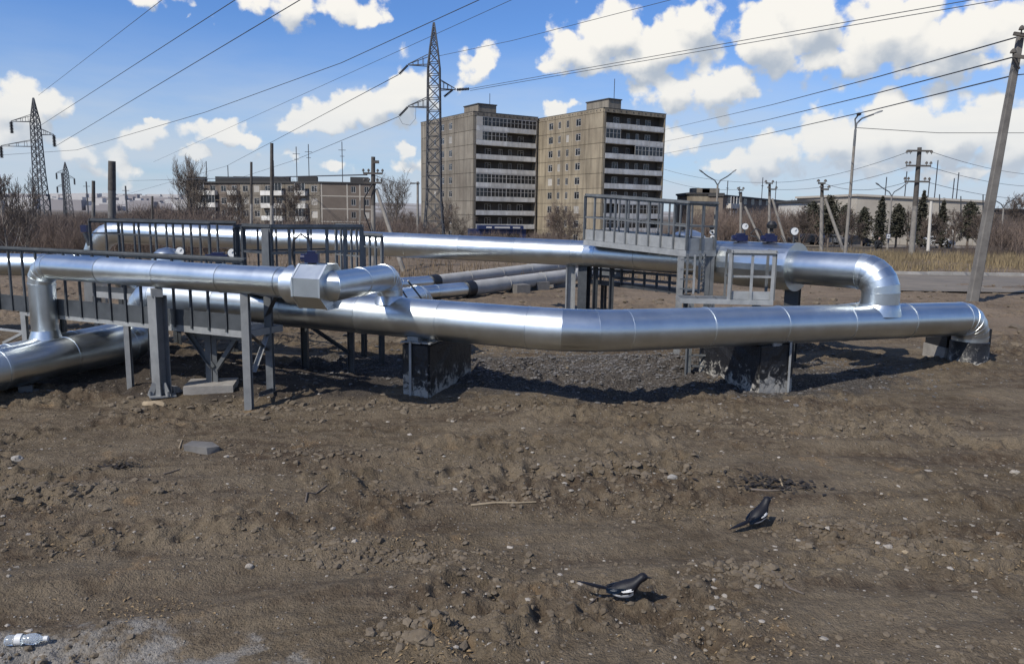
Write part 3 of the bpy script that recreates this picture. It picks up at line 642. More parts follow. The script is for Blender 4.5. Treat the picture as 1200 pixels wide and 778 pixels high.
# casing
def octo(mb, a, b, r0, r1=None, n=10, ph=math.pi / 10):
    r1 = r1 or r0; d = (b - a).normalized(); x = d.cross(Vector((0, 0, 1))).normalized(); z = x.cross(d)
    vs = [p + (x * math.cos(2 * math.pi * k / n + ph) + z * math.sin(2 * math.pi * k / n + ph)) * r for p, r in ((a, r0), (b, r1)) for k in range(n)]
    mb.add(vs, [(k, (k + 1) % n, n + (k + 1) % n, n + k) for k in range(n)] + [tuple(range(n)), tuple(range(2 * n - 1, n - 1, -1))])
cas = thing('valve_casing', 'thick clad valve casing on the far pipe with two blue gearboxes on top', 'valve', (onF(880).x, onF(880).y, 0))
ca, cb_, cc_ = onF(826), onF(868), onF(932)
for a, b, rr in ((ca, cb_, .368), (cb_, cc_, .378)):
    mb = MB(); octo(mb, a, b, rr, n=24, ph=0.1); mb.build('casing_sheet', M['clad'], cas)
mb = MB(); mb.tube([cc_ - dF * .01, cc_ + dF * .03], .388, 30); mb.build('casing_rim', M['clad'], cas)
def actuator(parent, p, w=.20, cable=None, knob=False, dial=None):
    mb = MB(); mb.box((p.x, p.y, p.z + .055), (w, .15, .10), .1); mb.box((p.x, p.y, p.z + .12), (w * .6, .12, .03), .1); mb.cyl((p.x - w * .5 - .05, p.y, p.z + .055), (p.x - w * .5 + .02, p.y, p.z + .055), .045, 12)
    a = mb.build('gearbox', M['blue'], parent)
    mb = MB(); mb.cyl((p.x, p.y, p.z - .12), (p.x, p.y, p.z + .02), .05, 10); mb.build('stem', M['steel_dk'], parent)
    if knob:
        mb = MB(); mb.lathe((p.x + .02, p.y, p.z + .16), [(.03, 0), (.03, .05), (.075, .06), (.085, .12), (.05, .17), (.0, .18)], 14); mb.build('knob', M['rubber'], parent)
    if dial: gauge(parent, p + Vector(dial))
    return a
def gauge(parent, p, r=.058, stalk=.16):
    mb = MB(); mb.cyl((p.x, p.y + .02, p.z), (p.x, p.y - .025, p.z), r, 24); mb.tube([(p.x, p.y, p.z - r), (p.x, p.y, p.z - r - stalk)], .014, 8)
    g_ = mb.build('gauge', M['steel_dk'], parent)
    mb = MB(); mb.cyl((p.x, p.y - .026, p.z), (p.x, p.y - .032, p.z), r * .9, 24); mb.build('dial_face', M['white'], g_)
    mb = MB(); mb.bar((p.x, p.y - .035, p.z), (p.x + r * .45, p.y - .035, p.z + r * .5), .012, .004); mb.build('needle', M['rubber'], g_)
g1 = onF(866) + Vector((0, 0, .375)); g2 = onF(900) + Vector((0, 0, .385))
actuator(cas, g1, .20, dial=(.06, 0, .25)); actuator(cas, g2, .19, knob=True)
mb = MB(); a = g1 + Vector((.14, -.08, .10)); b = g2 + Vector((.15, -.08, .10))
mb.tube([a, a + Vector((.10, -.03, -.02)), a + Vector((.17, -.10, -.14)), a + Vector((.30, -.16, -.23)), a + Vector((.46, -.16, -.20)), b + Vector((.05, -.10, -.12)), b + Vector((.02, -.02, -.02)), b], .014, 8); mb.build('cable', M['rubber'], cas)
mb = MB(); mb.tube([a + Vector((0, 0, .03)), a + Vector((.08, 0, .12)), a + Vector((.16, -.02, .08)), a + Vector((.22, -.05, -.08))], .012, 8); mb.build('cable', M['rubber'], cas)
g_t = thing('pressure_gauge', 'white round dial gauge on a thin stalk above the far pipe', 'gauge', tuple(onF(941) + Vector((0, .5, .0)))); gauge(g_t, onF(941) + Vector((0, .5, .56)), .066, .36)
sg = at(836, 268, 13.4); sp_t = thing('signal_post', 'slim leaning post with two white discs beside the platform end', 'post', (sg.x, sg.y, 1.6))
mb = MB(); mb.tube([Vector((sg.x, sg.y, 1.55)), at(838.5, 245, 13.4)], .016, 8); mb.build('rod', M['polec'], sp_t)
for (py, mt_) in ((267, 'rubber'), (272, 'white'), (278.5, 'white')):
    q = at(834 + (py - 267) * .1, py, 13.3); mb = MB(); mb.cyl((q.x, q.y + .015, q.z), (q.x, q.y - .015, q.z), .042, 16); mb.build('disc', M[mt_], sp_t)
    if mt_ == 'white': mb = MB(); mb.cyl((q.x, q.y - .016, q.z), (q.x, q.y - .02, q.z), .018, 10); mb.build('disc_centre', M['rubber'], sp_t)

# --- left end of the far pipe has a valve actuator
q = at(99, 268, 18.3); o = thing('gearbox_unit', 'small dark blue gearbox at the left elbow of the far pipe', 'gearbox', tuple(q)); mb = MB(); mb.box(q, (.13, .12, .16)); mb.build('gearbox', M['blue'], o); mb = MB(); mb.cyl(q + Vector((.1, 0, -.4)), q + Vector((0, 0, -.1)), .05, 10); mb.build('stem', M['steel_dk'], o)

# --- far left pipe coming in behind the riser
T0 = at(-200, 308, 14.5); T1 = at(30, 311, 14.2); T0.z = T1.z = 1.32; 
p3 = thing('insulated_pipe', 'bright clad pipe entering from the left edge behind the riser and rail', 'pipe', (T1.x, T1.y, 0))
T2 = at(75, 311, 14.2); T2.z = 1.32; pipe(p3, [(T0, 0), (T2, .36), (Vector((T2.x + .05, T2.y + 1.6, 1.3)), .3), (Vector((T2.x + .6, T2.y + 2.2, -.2)), 0)], .205)

# --- upper left pipe: riser, run, valve box, elbow on to the main pipe
R2 = .172
# foot of the riser sits on the second low pipe
def on_seg(a, b, px):
    lo, hi = 0.0, 1.0
    for _ in range(30):
        m_ = (lo + hi) / 2; p = a.lerp(b, m_); q_ = p - Vector((0, 0, CAM_H)); sx = 600 + F_PX * q_.dot(_r) / q_.dot(_f)
        if sx < px: lo = m_
        else: hi = m_
    return a.lerp(b, lo)
rf = on_seg(C1, C2, 55)
U1 = Vector((rf.x, rf.y, 1.57))
U3 = on1(457); p2 = thing('insulated_pipe', 'thinner clad pipe high at the left, from the upright riser to the valve box', 'pipe', (rf.x, rf.y, 0))
Ub = at(344, 329.5, 8.82); Ub.z = 1.57
pipe(p2, [(Vector((rf.x, rf.y, rf.z + .1)), 0), (U1, .24), (Ub, 0)], R2, sheet_len=1.0, gores=4)
mb = MB(); mb.lathe(Vector((rf.x, rf.y, rf.z + .15)), [(.218, -.0), (.196, .07), (.175, .14)], 32); mb.build('riser_collar', M['clad'], p2)
# fatter sleeve before the valve box
dP2 = (Ub - U1).normalized(); s0 = on_seg(U1, Ub, 307); s1 = on_seg(U1, Ub, 331)
mb = MB(); mb.tube([s0, s1], .180, 36); mb.build('sleeve_band', M['clad'], p2)
Vb0 = on_seg(U1, Ub, 342); vdir = Vector((.86, -.32, 0)).normalized()
vb = thing('valve_box', 'faceted sheet-metal valve box with round end plate at the left pipe junction', 'valve', (Vb0.x, Vb0.y, 0))
Vb0 = Vector((Vb0.x, Vb0.y, 1.55)); Va = Vb0 + vdir * .17; Vc = Va + vdir * .38; Vz = Vector((0, 0, .0))
mb = MB(); mb.tube([Vb0, Va - vdir * .002], .225, 40); mb.build('end_plate', M['clad'], vb)
mb = MB(); octo(mb, Va, Vc, .268, n=8, ph=math.pi / 8); mb.build('box_shell', M['clad'], vb)
vx = vdir.cross(Vector((0, 0, 1))).normalized(); vzz = vx.cross(vdir)
for e_ in (Va + vdir * .012, Vc - vdir * .012):
    mb = MB(); octo(mb, e_ - vdir * .012, e_ + vdir * .012, .276, n=8, ph=math.pi / 8); mb.build('folded_seam', M['clad'], vb)
for k in (2, 3, 4, 5):
    a_ = 2 * math.pi * k / 8 + math.pi / 8; q_ = (vx * math.cos(a_) + vzz * math.sin(a_)) * .270; mb = MB(); mb.tube([Va + q_, Vc + q_], .007, 6); mb.build('corner_bead', M['clad'], vb)
for t_ in (.25, .75):
    a_ = math.pi * 1.0; q_ = Va.lerp(Vc, t_) + (vx * math.cos(a_) + vzz * math.sin(a_)) * .252; mb = MB(); mb.box(q_, (.03, .03, .06), .3); mb.build('latch', M['steel'], vb)
mb = MB(); mb.tube([Vb0 - vdir * .05, Vb0], .19, 40); mb.build('collar', M['clad'], vb)
Vend = Vector((Vc.x, Vc.y, 1.56)); U3t = Vector((U3.x, U3.y, 1.55)); 
p2b = thing('insulated_pipe', 'short clad pipe from the valve box that elbows down on to the big pipe', 'pipe', (Vend.x, Vend.y, 0))
pipe(p2b, [(Vend - vdir * .05, 0), (Vend + vdir * .02, .0), (U3t, .26), (Vector((U3.x, U3.y, U3.z + .12)), 0)], .170, sheet_len=.7, gores=5)
mb = MB(); mb.lathe(Vector((U3.x, U3.y, U3.z + .2)), [(.225, -.03), (.198, .04), (.174, .08)], 32); mb.build('saddle_collar', M['clad'], p2b)
va = Va.lerp(Vc, .30) + Vector((0, 0, .26)); actuator(vb, va, .15)
mb = MB(); mb.tube([va + Vector((0, -.02, .17)), va + Vector((-.03, -.02, .27)), va + Vector((-.12, 0, .32)), va + Vector((-.20, 0, .26)), va + Vector((-.23, .02, .10)), va + Vector((-.20, .03, -.08))], .013, 8); mb.build('cable', M['rubber'], vb)
for (a, b) in (((462, 322), (481, 352)), ((476, 326), (495, 352))):
    q0 = at(a[0], a[1], 11.2); q1 = at(b[0], b[1], 11.5)
for i, (a, b) in enumerate((((459, 322), (479, 352)), ((478, 329), (494, 350)))):
    q0 = at(a[0], a[1], 10.7); q1 = at(b[0], b[1], 11.2); mb = MB(); mb.tube([q0, q1, Vector((q1.x + .35, q1.y + .1, hz(q1.x, q1.y)))], .013, 6)
    tag(mb.build('steel_rod', M['steel'], None, q1), ['thin steel rod slanting behind the short elbow pipe, nearer the elbow', 'thin steel rod slanting behind the short elbow pipe, farther right'][i], 'rod', 'thin rods behind the elbow')

# ------------------------------------------------------------------ pipe supports
def column(label, px, base_py, Y, ztop, w=.14, mt='steel', plate=True, dirx=None, pad=False, name='support_column', saddle=0):
    p = at(px, base_py, Y); z0 = hz(p.x, p.y) - .05
    o = thing(name, label, 'column', (p.x, p.y, z0))
    mb = MB(); mb.ibeam((p.x, p.y, z0), (p.x, p.y, ztop), w, .014, dirx or (.5, .86, 0)); mb.build('post', M[mt], o)
    if plate:
        mb = MB(); mb.box((p.x, p.y, z0 + .07), (w * 1.9, w * 1.7, .02), .5)
        for sx in (-1, 1):
            mb.bar((p.x + sx * w * .75, p.y - w * .5, z0 + .07), (p.x + sx * w * .35, p.y - w * .4, z0 + .24), .012, .07)
        mb.build('base_plate', M[mt], o)
        for sx, sy in ((-1, -1), (1, -1), (1, 1), (-1, 1)):
            b = MB(); b.cyl((p.x + sx * w * .7, p.y + sy * w * .6, z0 + .07), (p.x + sx * w * .7, p.y + sy * w * .6, z0 + .14), .014, 6); b.build('anchor_bolt', M['steel_lt'], o)
    if saddle:
        mb = MB(); mb.box((p.x, p.y, ztop + saddle / 2 - .01), (w * .8, w * 1.2, saddle), .5); mb.build('saddle', M['steel_lt'], o)
    if pad:
        mb = MB(); mb.box((p.x, p.y, z0 + .03), (.65, .55, .12), .3); mb.build('footing', M['conc'], o)
    return o, p, z0
s_ = on_seg(U1, Ub, 190)
column('heavy steel column with gusseted foot under the upper left pipe', 190, 458, s_.y, 1.57 - R2 - .10, .165, 'steel_mid', saddle=.10)
s_ = on_seg(U1, Ub, 292)
column('pale grey steel post under the upper left pipe, beside the valve box', 292, 475, s_.y, 1.57 - R2 + .01, .09, 'steel_mid', plate=False, dirx=(0, 1, 0))
s_ = on_seg(C1, C2, 28)
# far pipe supports
column('pale flanged steel column carrying the far pipe', 668, 350, onF(692).y + .15, 1.37, .19, 'steel_lt', saddle=.05, dirx=(1, 0, 0))
column('dark steel column just right of the pale one under the far pipe', 684, 352, onF(692).y + .1, 1.38, .20, 'steel_dk', plate=False)
column('dark steel column under the casing of the far pipe', 925, 400, onF(920).y + .1, 1.30, .22, 'steel_dk', plate=False)
# low supports under the lower left pipes
for i, (px, py, Y) in enumerate([(28, 452, 10.35), (-60, 460, 10.0)]):
    q = on_seg(A0, A1.lerp(A2, .5), px); z0 = hz(q.x, q.y) - .05; o = thing('pipe_saddle', ['low steel saddle and slab under the lower left pipe', 'low steel saddle under the pipe at the left edge'][i], 'support', (q.x, q.y, z0))
    mb = MB(); mb.box((q.x, q.y, z0 + .08), (.16, .22, .14), .5); mb.build('saddle', M['steel'], o)
    mb = MB(); mb.box((q.x, q.y, z0 + .01), (.6, .35, .09), -.3); mb.build('slab', M['conc'], o)

def fbs(label, near_px, near_py, Y, ztop, w, L, dirv, plate_over=.03, strap_px=None):
    """tarred foundation block; (near_px, near_py) is the middle of its near bottom edge, dirv its long axis"""
    p = at(near_px, near_py, Y); d = Vector(dirv).normalized(); a = Vector((d.y, -d.x, 0)); z0 = -.12; c = p + d * L / 2
    o = thing('foundation_block', label, 'foundation', (c.x, c.y, 0)); rz = math.atan2(d.y, d.x) - math.pi / 2
    import bmesh
    mb = MB(); mb.box((c.x, c.y, (z0 + ztop) / 2), (w, L, ztop - z0), rz); b = mb.build('block', M['bitumen'], o)
    bm = bmesh.new(); bm.from_mesh(b.data); bmesh.ops.bevel(bm, geom=bm.edges[:], offset=.025, segments=2, affect='EDGES')
    bmesh.ops.subdivide_edges(bm, edges=bm.edges[:], cuts=5, use_grid_fill=True)
    for v in bm.verts:
        n_ = v.co; v.co += v.normal * rng.uniform(-.008, .008) if v.normal.length > 0 else Vector((0, 0, 0))
    bm.to_mesh(b.data); bm.free()
    mb = MB(); mb.box((c.x, c.y, ztop + .012), (w * 1.05, L * .98, .018), rz); mb.build('cap_plate', M['steel_lt'], o)
    return o, p, d, a
o, p, d, a = fbs('tarred foundation block left of the bend, white concrete showing at its foot', 487, 473, 9.75, .72, .40, 1.35, (-d1.y * .95, d1.x, 0))
s0 = p - d * .03
def strap(o, q, ztop, mtn='steel_lt'):
    mb = MB(); mb.angle((q.x, q.y, -.05), (q.x, q.y, ztop + .02), .03, .006); mb.bar((q.x, q.y, ztop + .02), (q.x - .14, q.y + .02, ztop + .0), .05, .01); mb.build('strap', M[mtn], o)
strap(o, s0 - a * .045, .735)
c1 = on1(500); mb = MB(); mb.box((c1.x - .12, c1.y, .765), (.16, .24, .075), -.45); mb.box((c1.x - .12, c1.y, .735), (.30, .34, .02), -.45); mb.build('saddle', M['steel_lt'], o)
o, p, d, a = fbs('larger tarred foundation block right of the bend, crumbling at the foot', 908, 464, 10.3, .70, .62, 1.3, (-d2.y, d2.x, 0))
strap(o, p - d * .03 + a * .22, .715)
c1 = on1(905); mb = MB(); mb.box((c1.x, c1.y, .70), (.16, .24, .06), .5); mb.build('saddle', M['steel_lt'], o)
c1 = on1(850) + Vector((0, .5, 0)); 
q = at(1121, 420, 12.55); z0 = hz(q.x, q.y)
o = thing('foundation_block', 'low end block, black coating above bare grey concrete, where the pipe dives down', 'foundation', (q.x, q.y, z0))
q = at(1128, 420, 12.35); z0 = hz(q.x, q.y); q.y -= .1
mb = MB(); mb.box((q.x + .02, q.y + .35, z0 + .06), (.78, .56, .28), .10); b = mb.build('bare_block', M['conc'], o)
mb = MB(); mb.box((q.x + .035, q.y + .35, z0 + .355), (.765, .545, .31), .10); b = mb.build('coated_top', M['rubber'], o)

# rough lumps and a fallen log at feet
def lump(name, label, cat, c, s, mt, seed, rz=0, sub=3, amp=.25):
    import bmesh
    from mathutils import noise
    bm = bmesh.new(); bmesh.ops.create_icosphere(bm, subdivisions=sub, radius=1)
    for v in bm.verts:
        n_ = noise.noise(v.co * 1.3 + Vector((seed * 3.1, 0, 0))) + .5 * noise.noise(v.co * 3.1 + Vector((seed, 5, 0)))
        v.co *= 1 + amp * n_; v.co = Vector((v.co.x * s[0], v.co.y * s[1], v.co.z * s[2]))
    me = bpy.data.meshes.new(name); bm.to_mesh(me); bm.free(); me.materials.append(M[mt])
    o = bpy.data.objects.new(name, me); COL.objects.link(o); o.location = c; o.rotation_euler = (0, 0, rz); return tag(o, label, cat)
def lump_at(name, label, cat, px, py, s, mt, seed, rz=0, sink=.3, **k):
    q = atz(px, py, 0); q.z = hz(q.x, q.y) + s[2] * (1 - sink * 2) * .6; return lump(name, label, cat, q, s, mt, seed, rz, **k)
lump_at('wood_chunk', 'yellowish split log lying at the foot of the heavy left column', 'log', 181, 472, (.17, .06, .04), 'wood', 1, -.15)
lump_at('concrete_lump', 'grey concrete lump piled against the heavy left column', 'rubble', 203, 459, (.12, .09, .07), 'conc', 2)
q = atz(236, 527, 0); q.z = hz(q.x, q.y); mb = MB()
mb.add([(q.x + x, q.y + y, q.z + z) for x, y, z in ((-.14, -.06, -.03), (.10, -.10, -.03), (.19, -.01, -.03), (.09, .09, -.03), (-.11, .08, -.03), (-.16, -.05, .065), (.09, -.09, .050), (.185, -.01, .045), (.08, .085, .06), (-.12, .07, .075))], [(0, 1, 6, 5), (1, 2, 7, 6), (2, 3, 8, 7), (3, 4, 9, 8), (4, 0, 5, 9), (5, 6, 7, 8, 9)])
tag(mb.build('stone_slab', M['conc_dk'], None, q), 'flat grey stone slab sticking out of the soil left of centre', 'stone')
lump_at('stone', 'rounded brownish stone below the pipe at the left edge', 'stone', 20, 535, (.06, .05, .045), 'conc', 4)
lump_at('stone', 'small grey stone on a rut crest left of the first bird', 'stone', 292, 660, (.028, .024, .02), 'stone', 5)
lump_at('stone', 'pale flat stone halfway up the right side of the bare ground', 'stone', 1087, 551, (.055, .04, .014), 'stone', 6)
lump_at('stone', 'cream stone at the right with a darker stone beside it', 'stone', 1041, 635, (.038, .03, .02), 'stone', 7)
lump_at('stone', 'tan stone just right of the cream one at the right', 'stone', 1062, 642, (.03, .025, .018), 'wood', 8)
lump_at('stone', 'grey pebble-sized stone right of the first bird', 'stone', 836, 688, (.025, .02, .016), 'stone', 9)
lump_at('stone', 'pale stone in the rubble patch above the second bird', 'stone', 787, 563, (.05, .04, .03), 'conc', 10)
lump_at('stone', 'small white stone between the two birds and the pipe', 'stone', 781, 533, (.026, .02, .018), 'white', 11)
lump_at('clod_heap', 'dark crumbly clod of soil at the bottom edge left of the first bird', 'clod', 494, 763, (.075, .06, .04), 'clod', 12, amp=.5)
lump_at('stone', 'buff stone at the far right beyond the cream one', 'stone', 1190, 551, (.05, .035, .025), 'stone', 13)
lump_at('brick_piece', 'small reddish brown lump in the soil at left of centre', 'rubble', 185, 583, (.05, .045, .04), 'clod', 14, amp=.4)

# ------------------------------------------------------------------ service platforms
def railing(root, p0, p1, z0, z1, sp, mt='steel', w=.04, mid=True, toe=.0, toe_mt=None, rail_w=.05, n=None, z0b=None, z1b=None, midz=.5, post_drop=0.0, skip_ends=(False, False)):
    w *= .8; rail_w *= .8
    a = Vector((p0.x, p0.y, 0)); b = Vector((p1.x, p1.y, 0)); L = (b - a).length; n = n or max(1, round(L / sp)); d = (b - a).normalized(); o_ = Vector((d.y, -d.x, 0))
    if o_.y > 0: o_ = -o_
    z0b = z0 if z0b is None else z0b; z1b = z1 if z1b is None else z1b
    zz = lambda t, u, v: u + (v - u) * t
    mb = MB(); mb.angle(a + Vector((0, 0, z1)) - d * .02, b + Vector((0, 0, z1b)) + d * .02, rail_w, .007, flip=1); mb.bar(a + Vector((0, 0, z1 - rail_w * .35)), b + Vector((0, 0, z1b - rail_w * .35)), .012, rail_w * .7); mb.build('top_rail', M[mt], root)
    if mid:
        mb = MB(); mb.bar(a + Vector((0, 0, zz(midz, z0, z1))), b + Vector((0, 0, zz(midz, z0b, z1b))), .012, w * .8); mb.build('mid_rail', M[mt], root)
    for k in range(n + 1):
        if (k == 0 and skip_ends[0]) or (k == n and skip_ends[1]): continue
        t = k / n; q = a.lerp(b, t) + o_ * .012; lo = zz(t, z0, z0b) - post_drop; hi = zz(t, z1, z1b) - .005
        ww = w * (1.25 if k in (0, n) else 1)
        mb = MB(); mb.angle(q + Vector((0, 0, lo)), q + Vector((0, 0, hi)), ww, .006, up=-o_); mb.build('baluster', M[mt], root)
    if toe:
        mb = MB(); q = o_ * -.012; mb.bar(a + q + Vector((0, 0, z0 + toe / 2 + .005)), b + q + Vector((0, 0, z0b + toe / 2 + .005)), .006, toe); mb.build('toe_board', M[toe_mt or mt], root)
def deck(root, p0, p1, depth, z, z_b=None, beam=.10, mt='steel_lt', boards=True, back=None):
    """deck between near edge p0-p1 going 'depth' away from the camera; edge beam, grating bars"""
    a = Vector((p0.x, p0.y, z)); b = Vector((p1.x, p1.y, z if z_b is None else z_b)); d = (b - a); L = d.length; d.normalize()
    o_ = back or Vector((-d.y, d.x, 0)).normalized()
    if o_.y < 0: o_ = -o_
    for q in (Vector((0, 0, 0)), o_ * depth):
        mb = MB(); mb.bar(a + q - Vector((0, 0, beam / 2)), b + q - Vector((0, 0, beam / 2)), .05, beam); mb.build('edge_beam', M[mt], root)
    for e, e2 in ((a, 1), (b, -1)):
        mb = MB(); mb.bar(e + o_ * .026 - Vector((0, 0, beam / 2)) + d * e2 * .026, e + o_ * (depth - .026) - Vector((0, 0, beam / 2)) + d * e2 * .026, .05, beam * .98); mb.build('end_beam', M[mt], root)
    n = max(2, int(L / .25)); me_ = None
    for k in range(n):
        t0 = (k + .04) / n; t1 = (k + .96) / n; q0 = a.lerp(b, t0); q1 = a.lerp(b, t1)
        mb = MB(); c = [q0 + o_ * .03, q1 + o_ * .03, q1 + o_ * (depth - .03), q0 + o_ * (depth - .03)]
        vs = [v + Vector((0, 0, .004)) for v in c] + [v + Vector((0, 0, -.02)) for v in c]
        mb.add(vs, [(0, 1, 2, 3), (7, 6, 5, 4), (0, 4, 5, 1), (1, 5, 6, 2), (2, 6, 7, 3), (3, 7, 4, 0)]); mb.build('deck_plate', M['steel'], root)
    return a, b, o_
def leg(root, x, y, ztop, w=.07, mt='steel', name='leg', I=False, dirx=(1, 0, 0)):
    z0 = hz(x, y) - .05; mb = MB()
    if I: mb.ibeam((x, y, z0), (x, y, ztop), w, .01, dirx)
    else: mb.angle((x - w / 2, y, z0), (x - w / 2, y, ztop), w, .009); mb.bar((x, y + .02, z0), (x, y + .02, ztop), w * .8, .02, up=(0, 1, 0))
    return mb.build(name, M[mt], root)
def brace(root, a, b, w=.05, mt='steel'):
    mb = MB(); mb.angle(a, b, w, .007); return mb.build('brace', M[mt], root)

# left walkway, in front of the main pipe
wa = at(24, 355, 11.2); wb = at(290, 386, 9.44); WZ = .90; wdir = (wb - wa).normalized()
wk = thing('service_walkway', 'long steel service walkway at the left with close balusters and a dark kick plate', 'walkway', (wa.x, wa.y, 0))
a, b, o_ = deck(wk, wa, wb, .62, WZ, beam=.085)
wa0 = at(2, 350, 11.35)
railing(wk, wa0 + o_ * -.03, wb + o_ * -.03, WZ - .03, 1.775, .29, 'steel_dk', w=.034, mid=False, toe=.23, toe_mt='steel_dk', rail_w=.055)
mb = MB(); q0 = at(2, 292, 11.6); mb.bar(Vector((wa0.x, wa0.y, 1.80)), Vector((wb.x, wb.y, 1.80)), .075, .012); mb.build('hand_rail_cap', M['steel'], wk)
for px, mt_ in ((27, 'steel_lt'), (148, 'steel_mid')):
    q = on_seg(wa, wb, px); leg(wk, q.x, q.y, WZ - .085, .07, mt_, I=True, dirx=(0, 1, 0))
for px in (72, 176, 243):
    q = on_seg(wa + o_ * .55, wb + o_ * .55, px); leg(wk, q.x, q.y, WZ - .085, .07, 'steel_dk', I=True)
q = on_seg(wa + o_ * .3, wb + o_ * .3, 249); zg = hz(q.x, q.y)
leg(wk, q.x, q.y, WZ - .1, .08, 'steel')
brace(wk, Vector((q.x - .42, q.y + .1, WZ - .09)), Vector((q.x - .03, q.y, zg + .28)), .055); brace(wk, Vector((q.x + .40, q.y - .1, WZ - .12)), Vector((q.x + .03, q.y, zg + .25)), .055)
mb = MB(); mb.box((q.x - .05, q.y, zg + .02), (.62, .5, .14), .2); mb.build('footing', M['conc'], wk)
mb = MB(); q0 = on_seg(wa, wb, 205) + o_ * .3; mb.bar(Vector((q0.x, q0.y, WZ - .17)), Vector((q0.x + .75, q0.y - .28, WZ - .17)), .05, .07); mb.build('cross_beam', M['steel'], wk)
q = on_seg(wa, wb, 27); brace(wk, Vector((q.x - .02, q.y + .05, WZ - .35)), Vector((q.x - .55, q.y + .3, hz(q.x, q.y) + .3)), .04, 'steel_lt')
mb = MB(); mb.bar(Vector((q.x - 1.2, q.y + .5, WZ - .33)), Vector((q.x, q.y + .1, WZ - .36)), .03, .03); mb.build('tie_bar', M['steel_lt'], wk)

# railed platform behind the main pipe at far left
ba = at(108, 300, 13.3); bb = at(247, 300, 12.3)
bp_ = thing('rear_platform', 'raised railed platform behind the left pipes, in front of the far pipe', 'platform', (ba.x, ba.y, 0))
a, b, o_ = deck(bp_, ba, bb, .6, .95)
railing(bp_, ba, bb, .92, 2.165, .3, 'steel_dk', w=.035, toe=.12, n=7, midz=.83)
railing(bp_, ba + o_ * .58, bb + o_ * .58, .92, 2.165, .3, 'steel_dk', w=.035, n=7, midz=.80)
railing(bp_, ba, ba + o_ * .58, .92, 2.165, .4, 'steel_dk', w=.035, n=1, midz=.83)
for t in (.02, .5, .98):
    for s in (.03, .55):
        q = ba.lerp(bb, t) + o_ * s; leg(bp_, q.x, q.y, .86, .07, 'steel_dk')
# valves on it
def valve_on_pipe(label, px, Y, z, dial=None, blue=True, dome=True):
    q = at(px, 300, Y); o = thing('pipe_valve', label, 'valve', (q.x, q.y, 0.9))
    if dome:
        mb = MB(); mb.lathe((q.x, q.y, z - .55), [(.24, 0), (.24, .35), (.21, .45), (.13, .52), (.02, .55)], 24); mb.build('domed_cover', M['clad'], o)
        mb = MB(); mb.cyl((q.x, q.y, .8), (q.x, q.y, z - .5), .10, 14); mb.build('body', M['steel_dk'], o)
    if blue: actuator(o, Vector((q.x, q.y, z - .1)), .30)
    if dial: gauge(o, Vector((q.x + dial[0], q.y, z + dial[1])), .07, .25)
valve_on_pipe('domed valve cover behind the railing, leftmost of the small valves', 196, 12.35, 1.78, dial=(.22, -.06), blue=False)
valve_on_pipe('dark blue valve gearbox behind the left railing with a white dial', 256, 11.9, 1.70, dial=(.22, .03), dome=False)

# railed cage around the left valve box
ca_ = at(286, 300, 10.45); cb2 = at(318, 300, 10.05); cc2 = at(425, 300, 11.0)
cg = thing('valve_cage', 'tall steel railed cage standing around the left valve box', 'platform', (cb2.x, cb2.y, 0))
CZ = 1.34; CT = 2.17
railing(cg, ca_, cb2, CZ, CT, .4, 'steel_dk', w=.05, n=1, midz=.6); railing(cg, cb2, cc2, CZ, CT, .3, 'steel', w=.055, n=5, midz=.6, toe=.1)
oc = Vector((-(cc2 - cb2).y, (cc2 - cb2).x, 0)).normalized() * .95
railing(cg, cc2, cc2 + oc * .75, CZ, CT, .14, 'steel', w=.035, n=5, midz=.5)
railing(cg, cb2 + oc, cc2 + oc, CZ, CT - .02, .3, 'steel_dk', w=.035, n=5, midz=.6)
railing(cg, ca_ + oc * .3, cb2 + oc, CZ, CT - .02, .3, 'steel_dk', w=.035, n=2, midz=.6)
deck(cg, cb2, cc2, .95, CZ, beam=.09, mt='steel_dk')
q = at(318, 467, 9.85); leg(cg, q.x, q.y, CT - .01, .09, 'steel', I=True, dirx=(0, 1, 0))
q2 = Vector((cc2.x, cc2.y, 0)); leg(cg, q2.x - .2, q2.y + .05, CZ, .09, 'steel_dk', I=True); q3 = at(358, 430, 11.6); leg(cg, q3.x, q3.y, CZ, .10, 'steel_dk', I=True)
zq = hz(q.x, q.y); l292 = at(294, 470, on_seg(U1, Ub, 292).y + .05)
brace(cg, Vector((l292.x + .03, l292.y, zq + .42)), Vector((q.x - .04, q.y, zq + .78)), .05, 'steel_lt'); brace(cg, Vector((l292.x + .03, l292.y, zq + .85)), Vector((q.x - .04, q.y, zq + .55)), .045, 'steel_dk')
brace(cg, Vector((q.x, q.y, 1.02)), Vector((q.x + .22, q.y - .25, 1.34)), .06, 'steel_dk')
brace(cg, Vector((l292.x + .1, l292.y, zq + .12)), Vector((q.x + .02, q.y, zq + .02)), .05, 'steel_dk')
mb = MB(); mb.bar(Vector((q3.x - .3, q3.y - .1, .72)), Vector((q2.x - .2, q2.y, .72)), .05, .09); mb.build('cross_beam', M['steel'], cg)
brace(cg, Vector((q3.x, q3.y, .70)), Vector((q2.x - .22, q2.y, .35)), .045, 'steel_dk')
# second small cage farther right
sa = at(427, 300, 12.4); sb = at(448, 300, 12.0)
sc_ = thing('small_railing', 'small end railing just right of the valve cage in front of the far pipe', 'railing', (sa.x, sa.y, 0))
railing(sc_, sa, sb, 1.3, 2.02, .3, 'steel', w=.04, n=3, midz=.75)
for q in (sa, sb): leg(sc_, q.x, q.y, 1.32, .05, 'steel_dk')

